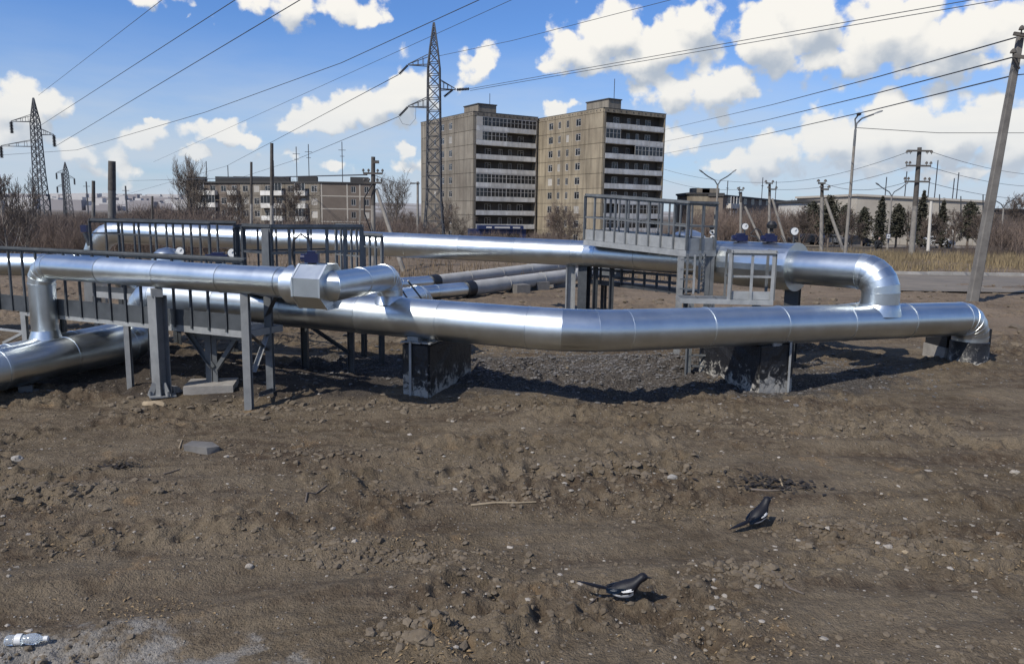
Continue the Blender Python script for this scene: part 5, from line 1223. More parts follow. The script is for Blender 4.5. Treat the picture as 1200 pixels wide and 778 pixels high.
def segs_to_arrays(segs, sides=3, rmin=.008):
    n = len(segs); A = np.array([s[0][:] for s in segs]); B = np.array([s[1][:] for s in segs]); ra = np.maximum([s[2] for s in segs], rmin); rb = np.maximum([s[3] for s in segs], rmin * .7)
    d = B - A; d /= np.linalg.norm(d, axis=1)[:, None] + 1e-9; up = np.where(np.abs(d[:, 2:3]) > .9, [[1., 0, 0]], [[0, 0, 1.]]); x = np.cross(d, up); x /= np.linalg.norm(x, axis=1)[:, None]; y = np.cross(d, x)
    vs = []
    for P, R in ((A, ra), (B, rb)):
        for k in range(sides):
            a = 2 * math.pi * k / sides; vs.append(P + (x * math.cos(a) + y * math.sin(a)) * R[:, None])
    V = np.stack(vs, 1); F = np.array([(k, (k + 1) % sides, sides + (k + 1) % sides, sides + k) for k in range(sides)])
    return V.reshape(-1, 3), (F[None] + (np.arange(n) * 2 * sides)[:, None, None]).reshape(-1, 4)
def bare_tree(label, px, Y, H, seed, tr=.16, mt='bark', tw='twig', spread=.6, levels=4, group=None, name='bare_tree', cs=.25, kids=(9, 6, 5), rmin=.012, lean=0, pybase=None, up=.35):
    p = at(px, 260, Y); z = hz(p.x, p.y); o = thing(name, label, 'tree', (p.x, p.y, z), rng.uniform(0, 6), group)
    segs = branch_segs(seed, H, tr, levels, spread, crown_start=cs, kids=kids, lean=lean, up=up)
    V, F = segs_to_arrays([s for s in segs if s[4] <= 0], 7); mesh_np('trunk', V, F, M[mt], o, True)
    V, F = segs_to_arrays([s for s in segs if s[4] == 1], 4); mesh_np('limbs', V, F, M[mt], o)
    V, F = segs_to_arrays([s for s in segs if s[4] > 1], 3, rmin); mesh_np('crown', V, F, M[tw], o)
    return o
bare_tree('tall bare poplar-like tree standing left of the long brick house', 228, 120, 15.5, 3, .3, mt='barkl', tw='bark', spread=.38, kids=(14, 8, 6), rmin=.014, cs=.2)
bare_tree('bare tree right of the brick house, behind the braced pole', 460, 130, 14.5, 4, .28, mt='barkl', tw='bark', spread=.5, kids=(12, 8, 5), rmin=.014)
bare_tree('bare bush-like tree against the tan block, right of its corner', 656, 112, 9.5, 5, .16, tw='twigr', spread=.66, kids=(16, 9, 6), rmin=.012, cs=.08)
bare_tree('slim bare tree against the tan block near its dark balconies', 690, 118, 5.2, 6, .1, spread=.55, kids=(11, 7, 5), rmin=.02, cs=.1)
bare_tree('bare tree before the grey block, right behind the pylon', 530, 110, 9.0, 7, .13, spread=.6, kids=(12, 7, 6), rmin=.012, cs=.1)
bare_tree('low bare tree before the grey block, left of the pylon', 478, 105, 8.0, 8, .13, spread=.6, kids=(12, 7, 6), rmin=.012, cs=.1)
bare_tree('bare tree in front of the brick house end wall', 348, 120, 12, 9, .16, mt='barkl', tw='twig', spread=.55, kids=(12, 7, 6), rmin=.013, cs=.1)
bare_tree('bare tree in front of the long row of pale balconies', 282, 118, 11.5, 10, .16, mt='barkl', tw='twig', spread=.55, kids=(12, 7, 6), rmin=.013, cs=.1)
bare_tree('pale-stemmed bare sapling at the left edge, nearest of the scrub', 6, 27, 4.2, 11, .045, mt='barkl', tw='bark', spread=.45, kids=(10, 6, 4), rmin=.007, cs=.1)
bare_tree('thin leaning bare sapling near the left edge', 22, 29, 3.9, 12, .04, mt='barkl', tw='bark', spread=.45, kids=(9, 6, 4), rmin=.007, cs=.15, lean=.25)
bare_tree('bare tree at the right edge behind the leaning pole', 1192, 95, 7.5, 13, .16, spread=.55, kids=(12, 7, 6), rmin=.012, cs=.1)
bare_tree('bare tree rising between the right-hand braced poles', 925, 125, 7.0, 14, .14, spread=.55, kids=(12, 7, 6), rmin=.013, cs=.1)
for i_, (px_, Y_, H_, lab_) in enumerate([(938, 88, 5.4, 'before the pale gable wall'), (1000, 84, 4.8, 'between the street lamp and the pines'), (1066, 96, 6.0, 'behind the triple-armed pole'), (1092, 80, 4.6, 'beside the slim whitish pole'), (1120, 86, 5.2, 'between the two pines left of the leaning pole'), (1150, 84, 5.0, 'just left of the leaning pole'), (1166, 90, 5.6, 'just right of the leaning pole')]):
    bare_tree('bare grey-brown tree ' + lab_, px_, Y_, H_, 60 + i_, .10, spread=.6, kids=(11, 7, 5), rmin=.012, cs=.12, group='bare trees along the far street')
# thickets: too dense to count
def thicket(name, label, px0, px1, Y0, Y1, h0, h1, n, mt, seed, rmin=.012, dens_px=True):
    g_ = np.random.default_rng(seed); prot = []
    for k in range(4):
        rr = random.Random(seed * 10 + k); segs = []
        for j in range(9):
            s = branch_segs(seed * 100 + k * 10 + j, 1.0, .010, 2, .45, crown_start=.12, kids=(8, 4), lean=rr.uniform(-.35, .35), up=.5, nseg=(3, 2, 1, 1))
            off = Vector((rr.uniform(-.35, .35), rr.uniform(-.35, .35), 0)); a = rr.uniform(0, 6.28); Rm = Matrix.Rotation(a, 3, 'Z')
            segs += [(Rm @ p + off, Rm @ q + off, r1, r2, l) for p, q, r1, r2, l in s]
        prot.append(segs_to_arrays(segs, 3, .0022))
    Vs, Fs, b = [], [], 0
    for i in range(n):
        Y = g_.uniform(Y0, Y1); px = g_.uniform(px0, px1); X = (px - 600) / 900 * Y; z = hz(X, Y); h = max(.6, at(px, g_.uniform(h0, h1) ** 1.0, Y).z - z); V, F = prot[i % 4]; a = g_.uniform(0, 6.28); ca, sa = math.cos(a), math.sin(a)
        sc = h * 1.02; w_ = 1.0
        x = (V[:, 0] * ca - V[:, 1] * sa) * sc * w_ + X; y = (V[:, 0] * sa + V[:, 1] * ca) * sc * w_ + Y
        Vs.append(np.stack([x, y, V[:, 2] * sc + z], -1)); Fs.append(F + b); b += len(V)
    return tag(mesh_np(name, np.concatenate(Vs), np.concatenate(Fs), M[mt]), label, 'scrub', kind='stuff')
thicket('thicket', 'dense brown leafless scrub behind the pipes at the left', -60, 250, 34, 70, 233, 262, 330, 'twigr', 1)
thicket('thicket', 'brown leafless scrub in front of the long brick house', 225, 500, 60, 100, 240, 266, 190, 'twigr', 2)
thicket('thicket', 'leafless scrub and low trees in front of the right-hand blocks', 805, 965, 95, 125, 226, 250, 70, 'twigr', 3)
thicket('thicket', 'leafless scrub at the right edge behind the verge', 1150, 1260, 62, 90, 236, 262, 70, 'twigr', 4)
thicket('thicket', 'low scrub line in front of the paired tall blocks', 500, 800, 90, 130, 258, 274, 70, 'twigr', 5)
thicket('thicket', 'low brown bushes on the dry verge', 1040, 1250, 50, 62, 280, 294, 40, 'twig', 6)
thicket('thicket', 'bushes and low trees along the far left horizon', -60, 170, 110, 200, 238, 250, 70, 'twigr', 7)
thicket('thicket', 'taller brown bare trees left of the long brick house', 165, 250, 95, 140, 220, 245, 70, 'twigr', 8)

def conifer_mesh(seed, H, Rr, kind='pine', n=2600):
    g_ = np.random.default_rng(seed); t = g_.random(n) ** .8
    if kind == 'spruce': rad = Rr * (1 - t) ** .8 + .1; zz = H * (.08 + .92 * t)
    else: rad = Rr * np.sqrt(np.clip(1 - (2 * t - .85) ** 2 / 1.4, .05, 1)); zz = H * (.28 + .72 * t)
    lay = np.floor(zz / (H / 11.)); a = g_.random(n) * 6.28
    lob = .72 + .38 * np.sin(a * 3 + lay * 1.9) * g_.random(n) + .25 * (g_.random(n) - .5)
    ph = g_.random(7) * 6.28; hole = np.sin(a * 2 + ph[0] + zz * 2.1) + np.sin(a * 5 + ph[1] - zz * 3.3) + .9 * g_.normal(size=n); r = rad * lob * g_.random(n) ** .45 * np.where(hole > .3, 1, .55)
    zz = zz - .18 * r + .15 * g_.normal(size=n)
    c = np.stack([r * np.cos(a), r * np.sin(a), zz], -1)
    s = (.09 + .15 * g_.random(n))[:, None]
    u = g_.normal(size=(n, 3)); u[:, 2] *= .4; u /= np.linalg.norm(u, axis=1)[:, None]; v = np.cross(u, g_.normal(size=(n, 3))); v /= np.linalg.norm(v, axis=1)[:, None]
    V = np.stack([c - u * s, c + u * s, c + v * s * .9], 1).reshape(-1, 3); return V, np.arange(3 * n).reshape(-1, 3)
CON = [(952, 98, 6.0, 2.2, 'pine', 'dark pine in front of the pale gable wall'), (972, 92, 6.6, 2.2, 'pine', 'bushy dark pine just left of the tall street lamp'), (1012, 96, 5.2, 1.7, 'pine', 'dark pine right of the tall street lamp'),
       (1032, 88, 6.4, 2.0, 'spruce', 'pointed conifer at the left end of the long beige building'), (1052, 92, 5.6, 2.0, 'pine', 'rounded dark pine left of the triple-armed pole'), (1080, 90, 7.2, 1.9, 'spruce', 'tallest pointed spruce, right behind the triple-armed pole'),
       (1104, 92, 6.2, 1.8, 'spruce', 'pointed spruce right of the slim white pole'), (1136, 90, 6.0, 2.2, 'pine', 'dark broad pine left of the leaning pole'), (990, 105, 5.8, 2.2, 'pine', 'dark pine behind the foot of the tall street lamp')]
for i, (px, Y, H, Rr, kind, label) in enumerate(CON):
    H *= .88; Rr *= .84; p = at(px, 260, Y); z = hz(p.x, p.y); o = thing('pine_tree' if kind == 'pine' else 'spruce_tree', label, 'tree', (p.x, p.y, z), i, 'conifers before the long beige building')
    mb = MB(); mb.tube([(0, 0, -.1), (.05, 0, H * .5), (0, .05, H * .95)], [.13, .09, .03], 7); put('trunk', mesh_local(mb, M['bark']), o, (0, 0, 0))
    V, F = conifer_mesh(i + 50, H, Rr, kind); mesh_np('crown', V, F, M['needle'], o)
# ------------------------------------------------------------------ pylons, poles, lamps, wires
def lattice(root, base, top, w0, w1, H, zc=None, mt='pylon', t=.09, name='tower'):
    """square lattice mast in local coordinates, half widths w(z)"""
    prof = [(0, w0)] + (zc or []) + [(H, w1)]
    def wz(z):
        for (a, wa_), (b, wb_) in zip(prof[:-1], prof[1:]):
            if z <= b: return wa_ + (wb_ - wa_) * (z - a) / (b - a)
        return w1
    cs = [(-1, -1), (1, -1), (1, 1), (-1, 1)]
    for sx, sy in cs:
        mb = MB()
        for (a, wa_), (b, wb_) in zip(prof[:-1], prof[1:]): mb.bar((sx * wa_, sy * wa_, a), (sx * wb_, sy * wb_, b), t, t)
        o = mb_to(root, mb, 'leg', mt)
    mb = MB(); z = 0.0
    while z < H - .3:
        w = wz(z); h = max(.5, 2.0 * w * .95); z2 = min(z + h, H); w2 = wz(z2)
        for k in range(4):
            (ax, ay), (bx, by) = cs[k], cs[(k + 1) % 4]
            mb.bar((ax * w, ay * w, z), (bx * w2, by * w2, z2), t * .6, t * .6); mb.bar((bx * w, by * w, z), (ax * w2, ay * w2, z2), t * .6, t * .6); mb.bar((ax * w2, ay * w2, z2), (bx * w2, by * w2, z2), t * .6, t * .6)
        z = z2
    mb_to(root, mb, 'bracing', mt); return wz
def mb_to(root, mb, name, mt):
    o = put(name, mesh_local(mb, M[mt]), root, (0, 0, 0)); return o
def string(root, p, d, L, r, mt='pylon'):
    p = Vector(p); d = Vector(d).normalized(); mb = MB(); n = 8
    mb.lathe(p, [(r * .3, 0)] + [(r * (1 if k % 2 else .35), L * (k + .5) / (2 * n)) for k in range(2 * n)] + [(r * .3, L)], 8, axis=d)
    return mb_to(root, mb, 'insulator', mt)
def rel(root, P): return (P - root.location)
# centre pylon
Yc = 85; pt = at(508.5, 27, Yc); pb_ = Vector((pt.x, pt.y, hz(pt.x, pt.y))); Hc = pt.z - pb_.z
py1 = thing('lattice_pylon', 'tall steel lattice pylon in front of the nine-storey blocks', 'pylon', pb_)
sc = Hc / 24.5
lattice(py1, None, None, 1.3, .05, Hc, [(Hc * .28, .78), (Hc * .82, .62), (Hc * .90, .40)], t=.12)
def arm(root, side, z, L, w, end_drop=0, rise=.5, yaw=0):
    mb = MB(); e = Vector((side * L, yaw, z + end_drop))
    for sy in (-1, 1):
        mb.bar((side * w, sy * w, z), e, .09, .09); mb.bar((side * w, sy * w, z + rise), e + Vector((0, 0, .08)), .07, .07)
        for k in range(1, 4):
            t = k / 4; a = Vector((side * w, sy * w, z)).lerp(e, t); b = Vector((side * w, sy * w, z + rise)).lerp(e, t); mb.bar(a, b, .05, .05)
    mb_to(root, mb, 'cross_arm', 'pylon'); return e
armz = [(77, -1, 478), (105, 1, 534), (126, -1, 478)]
ends = []
for (yy, side, xx) in armz:
    z = at(508, yy, Yc).z - pb_.z; L = abs(at(xx, yy, Yc).x - pb_.x); e = arm(py1, side, z, L, .6, 0, 1.0); ends.append(e)
    if side < 0:
        q = Vector((e.x - .95, -.3, e.z - 1.05)); string(py1, e, q - e, 1.35, .17); ends[-1] = q
    else:
        string(py1, e + Vector((.1, 0, 0)), (1, -.5, .0), 1.5, .17); string(py1, e - Vector((.3, 0, 0)), (-1, .2, -.75), 1.2, .17)
mb = MB(); q = ends[2]; mb.tube([q, q + Vector((.4, 0, -.75)), q + Vector((1.2, 0, -.9)), q + Vector((1.8, 0, -.2)), q + Vector((1.85, 0, 1.0))], .018, 5); mb_to(py1, mb, 'jumper', 'pylon')
# left pylon
def side_pylon(label, px, pyt, Y, arms, w0, sc_, drop, tilt=0, name='lattice_pylon', t=.12):
    pt = at(px, pyt, Y); b = Vector((pt.x, pt.y, hz(pt.x, pt.y))); H = pt.z - b.z; o = thing(name, label, 'pylon', b)
    lattice(o, None, None, w0, .05, H, [(H * .5, w0 * .58), (H * .84, w0 * .46)], t=t); es = []
    for (yy, side, xx) in arms:
        z = at(px, yy, Y).z - b.z; L = abs(at(xx, yy, Y).x - b.x); e = arm(o, side, z, L, w0 * .4, 0, .9 * sc_); string(o, e, (0, 0, -1), drop, drop * .18); es.append(e + Vector((0, 0, -drop)))
    return o, es
py2, es2 = side_pylon('lattice pylon at the far left with hanging insulator strings', 39, 115, 130, [(143, -1, 13), (158, 1, 63), (172, -1, 1)], 1.15, 1.2, 1.9, t=.12)
py3, es3 = side_pylon('small distant lattice pylon between the left pylon and the thick post', 76, 190, 300, [(203, -1, 66), (209, 1, 87), (219, -1, 67)], 1.5, 1.5, 2.4, t=.16)
py4, _ = side_pylon('distant lattice pylon cut by the left edge of the view', -1, 207, 330, [(212, 1, 8), (222, 1, 10)], 2.0, 1.5, 2.0, t=.22)
mbx = MB(); pt = at(73, 203, 301); mbx.box((pt.x, pt.y, (pt.z + hz(pt.x, pt.y)) / 2), (.7, .7, pt.z - hz(pt.x, pt.y))); tag(mbx.build('mast', M['pylon'], None, (pt.x, pt.y, 0)), 'dark mast standing close beside the small distant pylon', 'mast')
for px, pyt, Y, w, lab in ((147, 218, 340, .5, 'thin far mast right of the thick dark post'), (101, 213, 340, .4, 'thin far mast between the small pylon and the thick post'), (58, 228, 340, .4, 'short far mast left of the small pylon')):
    pt = at(px, pyt, Y); z = hz(pt.x, pt.y); mb = MB(); mb.bar((pt.x, pt.y, z), pt, w, w); mb.bar((pt.x - 1.5, pt.y, pt.z - 2), (pt.x + 1.5, pt.y, pt.z - 2), .2, .2); tag(mb.build('mast', M['pylon'], None, (pt.x, pt.y, z)), lab, 'mast')

def wire(label, pts, r=.03, group=None, sag=0.0):
    pts = [Vector(p) for p in pts]
    out = []
    for a, b in zip(pts[:-1], pts[1:]):
        for k in range(12): t = k / 12; q = a.lerp(b, t); q.z -= sag * 4 * t * (1 - t); out.append(q)
    out.append(pts[-1]); mb = MB(); mb.tube(out, r, 5, False); return tag(mb.build('power_line', M['wire'], None, pts[0], sharp=False), label, 'power line', group or 'overhead wires')
def ext(a, b, k): return b + (b - a) * k
# lines from the left pylon sweeping overhead to the right
def over(label, a, px, py, Y, sag=.4, r=.03): b = at(px, py, Y); wire(label, [a, b, ext(a, b, 1.1)], r, 'high wires sweeping up from the left pylon', 0)
P2l = [py2.location + e for e in es2]
over('wire leaving the left pylon top and crossing the upper left corner', at(45, 112, 130), 190, 0, 60, r=.022)
over('second wire up from the left pylon, ending left of the small top cloud', at(48, 147, 130), 276, 0, 50, r=.028)
over('third wire up from the left pylon, through the small cloud at the top', P2l[1], 352, 0, 47, r=.03)
wire('long wire passing just above the centre pylon to the far left', [at(-30, 184, 150), at(90, 176, 120), at(240, 132, 88), at(400, 74, 68), at(562, 0, 52), at(720, -78, 42)], .03, 'high wires sweeping up from the left pylon')
over('faint wire rising past the centre pylon top to the top edge', at(180, 190, 190), 600, 0, 62, r=.022)
Pc = [py1.location + e for e in ends]
a = at(550, 104.5, Yc); wire('wire from the right arm of the centre pylon, upper of two', [a, at(1140, 0, 47), ext(a, at(1140, 0, 47), 1)], .026, 'wires from the centre pylon')
a = at(551, 106.5, Yc); wire('wire from the right arm of the centre pylon, lower of two', [a, at(1174, 0, 47), ext(a, at(1174, 0, 47), 1)], .026, 'wires from the centre pylon')
a = at(514, 66, Yc); wire('wire from the centre pylon across the small round cloud', [a, at(600, 48, 77), at(787, 0, 62), at(960, -50, 53)], .024, 'wires from the centre pylon')
a = Pc[0]; wire('wire from the upper left arm of the centre pylon down to the left', [a, at(265, 195, 230), at(120, 236, 330)], .04, 'wires from the centre pylon')
a = Pc[2]; wire('wire from the lower left arm of the centre pylon down to the left', [a, at(345, 188, 160), at(190, 238, 320)], .035, 'wires from the centre pylon')

# plain poles
def pole(label, px, py_top, Y, r0, r1, mt='poled', lean_px=0, name='pole', py_base=None, parts=None, top_mt=None, topfrac=.0, cat='pole', seg=12):
    t = at(px + lean_px, py_top, Y); b = at(px, py_base or 300, Y); z = hz(b.x, b.y) - .1; b = Vector((b.x, b.y, z))
    # point on pole axis at ground: keep direction from base pixel if given
    o = thing(name, label, cat, b); mb = MB()
    m_ = b.lerp(t, 1 - topfrac) if topfrac else t
    mb.tube([b, m_], [r0, r0 + (r1 - r0) * (1 - topfrac)], seg); mb.build('shaft', M[mt], o)
    if topfrac: mb = MB(); mb.tube([m_ - (t - b) * .003, t], [(r0 + (r1 - r0) * (1 - topfrac)) * 1.04, r1], seg); mb.build('top_section', M[top_mt], o)
    return o, b, t
pole('thick dark-topped concrete post rising from the scrub at left', 131.5, 189, 48, .24, .21, 'conc_dk', -.3, top_mt='poled', topfrac=.32)
pole('thinner dark post just left of the thick one', 110, 212, 50, .12, .10, 'conc_dk', -.5, top_mt='poled', topfrac=.3)
pole('thin short dark post right of the thick one, before the far pipe', 178.5, 230, 38, .06, .05, 'poled')
pole('thin dark post in front of the brick house, shorter of two', 294.5, 190, 55, .10, .085, 'conc', 0, top_mt='poled', topfrac=.45)
pole('tall dark-topped post in front of the brick house', 318.5, 168, 45, .115, .095, 'conc', 0, top_mt='poled', topfrac=.55)
pole('slim pale post between the brick house and its braced pole', 421.5, 235, 60, .06, .05, 'polec')
def insul(mb, p, h=.16, r=.05): mb.lathe(p, [(.02, 0), (.02, h * .4), (r, h * .4), (r * .8, h * .75), (r * .3, h)], 8)
# braced service pole with two cross-arms
o, b, t = pole('service pole with two cross-arms and a slanting pale brace', 437, 184, 33, .11, .085, 'polec', .3, name='utility_pole', py_base=300, top_mt='poled', topfrac=.42)
for yy, w in ((204, 11), (215, 10)):
    q = at(437, yy, 32.9); mb = MB(); mb.bar(q - Vector((w / 900 * 33, .0, -.02)), q + Vector((w / 900 * 33, 0, .02)), .08, .08); c = mb.build('cross_arm', M['poled'], o)
    for s in (-1, -.45, .5, 1):
        mb = MB(); insul(mb, q + Vector((s * w / 900 * 33, 0, .04)), .17, .06); mb.build('insulator', M['poled'], c)
mb = MB(); q = at(441, 190, 32.9); mb.box(q, (.22, .1, .12)); mb.build('bracket', M['poled'], o)
q0 = at(441, 222, 33); q1 = at(474, 318, 31.5); q1.z = hz(q1.x, q1.y) - .1; mb = MB(); mb.tube([q0, q1], [.07, .10], 10); mb.build('brace', M['polec'], o)
mb = MB(); mb.tube([at(437, 215, 32.8), at(427, 232, 32.8), at(427, 250, 32.8), at(436, 275, 32.8)], .03, 6); mb.build('cable', M['rubber'], o)
o, b, t = pole('slim pole with one short cross-arm left of the centre pylon', 489.5, 213, 70, .13, .10, 'polec', 0, name='utility_pole')
mb = MB(); q = at(488, 215, 69.9); mb.bar(q - Vector((.55, 0, 0)), q + Vector((.3, 0, 0)), .1, .1); mb.build('cross_arm', M['poled'], o)
# three braced poles at right
for px, yt, xb, xe, ye, Y, lab in ((868, 222, 873, 894, 288, 78, 'braced pole right of the platform, leftmost of three, its top half hidden'), (901.5, 213, 905, 922, 290, 76, 'braced pole above the blue gearboxes, middle of three'), (963, 213, 967, 989, 296, 60, 'braced pole just left of the tall street lamp')):
    o, b, t = pole(lab, px, yt + 3, Y, .16, .12, 'polec', .4, name='utility_pole', py_base=290, top_mt='poled', topfrac=.18)
    q0 = at(xb, yt + 20, Y); q1 = at(xe, ye, Y - 1); q1.z = hz(q1.x, q1.y) - .1; q1 = q0 + (at(xe, ye, Y - 1) - q0) * 1.12; mb = MB(); mb.tube([q0, q1], [.11, .13], 8); mb.build('brace', M['polec'], o)
    k = Y / 900
    for dy, w0, w1 in ((2, -4, 4), (9, -1, 8)) if px > 880 else ((1, -3, 3),):
        q = at(px, yt + dy, Y - .2); mb = MB(); mb.bar(q + Vector((w0 * k, 0, 0)), q + Vector((w1 * k, 0, 0)), .13, .13); c = mb.build('cross_arm', M['poled'], o)
        for s in (w0, w1): mb = MB(); insul(mb, q + Vector((s * k, 0, 0)), .3, .14); mb.build('insulator', M['poled'], c)
# triple cross-arm pole
o, b, t = pole('tall pole with three stacked cross-arms at right', 1067.5, 173, 52, .19, .13, 'polec', 10.2, name='utility_pole', py_base=305, top_mt='poled', topfrac=.52)
for yy, xc in ((177, 1077.6), (194.5, 1076.3), (213, 1074.5)):
    q = at(xc, yy, 51.8); k = 51.8 / 900; mb = MB(); mb.bar(q - Vector((14 * k, 0, .0)), q + Vector((14 * k, 0, 0)), .11, .11); c = mb.build('cross_arm', M['poled'], o)
    for s in (-14, -10, 9, 14): mb = MB(); insul(mb, q + Vector((s * k, 0, .03 if yy > 180 else -.22)), .26, .10); mb.build('insulator', M['poled'], c)
pole('slim whitish pole among the conifers, right of the triple-armed pole', 1088, 236, 75, .16, .12, 'plaster_lt', 3.4, name='utility_pole', py_base=290)
# leaning pole, nearest
b = at(1139.5, 352, 22.8); t = at(1196, 42, 22.8); z = hz(b.x, b.y) - .15; b = t + (b - t) * ((t.z - z) / (t.z - b.z))
o = thing('utility_pole', 'big leaning concrete pole at the right, nearest of all the poles', 'pole', b)
dp = (t - b).normalized(); xa = dp.cross(Vector((0, 1, 0))).normalized(); ya = xa.cross(dp)
mb = MB(); vs = []
for P, w in ((b, .14), (t, .080)):
    vs += [P + xa * x * w + ya * y * w * .9 for x, y in ((-1, -.8), (-.8, -1), (.8, -1), (1, -.8), (1, .8), (.8, 1), (-.8, 1), (-1, .8))]
mb.add(vs, [(k, (k + 1) % 8, (k + 1) % 8 + 8, k + 8) for k in range(8)] + [tuple(range(8)), tuple(range(15, 7, -1))]); mb.build('shaft', M['polelean'], o)
q = at(1192, 66, 22.6); mb = MB(); mb.bar(q + Vector((-.12, 0, .0)), q + Vector((.55, -.25, -.12)), .09, .09); mb.bar(q + Vector((-.12, -.02, -.05)), q + Vector((.1, 0, -.35)), .05, .05); c = mb.build('cross_arm', M['poled'], o)
for dx in (-.12, .5): mb = MB(); insul(mb, q + Vector((dx, -.2 * (dx > 0), .0)), .2, .09); mb.build('insulator', M['poled'], c)
q2 = at(1198, 42, 22.6); mb = MB(); mb.bar(q2 + Vector((-.25, 0, .05)), q2 + Vector((.5, -.2, -.1)), .09, .09); c = mb.build('cross_arm', M['poled'], o)
for dx in (-.1, .45): mb = MB(); insul(mb, q2 + Vector((dx, -.1, .05)), .2, .08); mb.build('insulator', M['poled'], c)
for (y0, x0, x1, y1, lab) in ((42, 1196, 780, 152, 'uppermost'), (66, 1190, 775, 167, 'middle'), (88, 1188, 775, 181, 'lowest')):
    a = at(x0, y0 + .5, 22.8); e = at(x1, y1, 150); e2 = at(x1 - 70, y1 + 19, 240)
    mid_ = at((x0 + x1) / 2, (y0 + y1) / 2 + 7, 40); wire('wire from the leaning pole toward the tall blocks, %s of three' % lab, [a, at(x0 * .6 + x1 * .4, y0 * .6 + y1 * .4 + 4, 33), at(x0 * .3 + x1 * .7, y0 * .3 + y1 * .7 + 4, 58), e, e2], .022, 'wires from the leaning pole')
    wire('wire from the leaning pole out of the right edge, %s of three' % lab, [a, a + Vector((22, -8, 1.5))], .016, 'wires from the leaning pole')
wire('thin wire from the tall street lamp to the right edge', [at(1004, 150, 44), at(1100, 156, 46), at(1240, 156, 50)], .018)
for i, (x0, y0, Y0, x1, y1, Y1, lab) in enumerate([(1065, 178, 52, 905, 214, 76, 'top arm of the triple-armed pole'), (1063, 196, 52, 905, 222, 76, 'middle arm of the triple-armed pole'), (1061, 214, 52, 965, 215, 60, 'lowest arm of the triple-armed pole'), (1091, 178, 52, 1240, 205, 80, 'top arm out to the right edge'), (1090, 196, 52, 1240, 218, 80, 'middle arm out to the right edge'), (1088, 214, 52, 1240, 232, 80, 'lowest arm out to the right edge'), (900, 214, 76, 770, 196, 90, 'middle braced pole toward the tall blocks'), (869, 222, 78, 770, 208, 90, 'leftmost braced pole toward the tall blocks')]):
    wire('thin wire from the ' + lab, [at(x0, y0, Y0), at(x1, y1, Y1)], .016, 'service wires at right', .5)
wire('thin wire from the small cross-arm pole to the left', [at(489, 215, 70), at(440, 206, 33)], .012, 'service wires at left', .2)
wire('thin wire from the braced service pole toward the left horizon', [at(430, 205, 33), at(150, 212, 300)], .03, 'service wires at left')

# street lamps
def lamp_arm(root, base, pts, headlen=.7, r=.04, mt='steel_lt'):
    mb = MB(); mb.tube([base] + pts, r, 8); a = mb.build('arm', M[mt], root)
    d = (pts[-1] - pts[-2]).normalized(); p = pts[-1]; mb = MB(); side = d.cross(Vector((0, 0, 1))).normalized(); up = side.cross(d)
    secs = [(0, .05, .04), (headlen * .25, .11, .07), (headlen * .7, .15, .08), (headlen, .07, .04)]; vs = []
    for s, w, h in secs: vs += [p + d * s + side * w * x + up * h * y for x, y in ((-1, -.4), (-.7, .8), (.7, .8), (1, -.4))]
    mb.add(vs, [(i * 4 + k, i * 4 + (k + 1) % 4, (i + 1) * 4 + (k + 1) % 4, (i + 1) * 4 + k) for i in range(3) for k in range(4)] + [(0, 1, 2, 3), (15, 14, 13, 12)])
    hd = mb.build('lamp_head', M['steel'], root); return hd
Yl = 44
o, b, t = pole('tall street lamp with one long and one short arm at right', 990.5, 152, Yl, .10, .065, 'polec', 12, name='street_lamp', py_base=298, top_mt='steel', topfrac=.12, cat='street lamp')
lamp_arm(o, t, [at(1004, 145, Yl), at(1010, 139, Yl), at(1024, 134, Yl)], .5, .045, 'steel'); lamp_arm(o, t, [at(1002.5, 145, Yl), at(1002, 140, Yl), at(1005, 136, Yl - .2)], .22, .045, 'steel')
def twin_lamp(label, px, yt, Y, s, mt='steel_lt', lean=3):
    o, b, t = pole(label, px - lean, yt + 8 * s, Y, .12, .08, 'polec', lean, name='street_lamp', py_base=285, cat='street lamp')
    for sg in (-1, 1):
        lamp_arm(o, t, [at(px + sg * 3 * s, yt + 3 * s, Y), at(px + sg * 10 * s, yt - 1 * s, Y), at(px + sg * 14 * s, yt - 4 * s, Y)], 6 * s * Y / 900, .05, 'steel_dk')
    return o, b, t
twin_lamp('street lamp with two upswept curved arms above the right platform', 841, 208, 66, 1.15)
o, b, t = twin_lamp('street lamp with twin arms and a small road sign, behind the pines', 1045, 222, 80, 1.0, lean=4.5)
q = at(1041, 277, 79.6); mb = MB(); mb.box(q, (.42, .04, .50)); s_ = mb.build('road_sign', M['shopblue'], o); mb = MB(); mb.box(q + Vector((0, -.025, .0)), (.34, .008, .40)); mb.build('sign_face', M['white'], s_)
mb = MB(); mb.box(q + Vector((0, -.032, .0)), (.20, .006, .12)); mb.build('symbol', M['rubber'], s_)
twin_lamp('street lamp with twin arms at the right edge', 1176, 236, 84, 1.0, lean=3)
q = at(1170, 283, 83); mb = MB(); mb.cyl(q, q + Vector((0, -.04, 0)), .3, 20); tag(mb.build('round_sign', M['white'], None, q), 'pale round road sign by the lamp at the right edge', 'sign')
for i, (px, yt, Y, lab) in enumerate([(1100, 228, 110, 'slim far lamp post behind the pointed spruce'), (1151, 228, 112, 'slim far post beside the leaning pole'), (1125, 230, 112, 'slim far post above the long beige roof')]):
    pole(lab, px, yt, Y, .10, .07, 'steel_dk', 1)

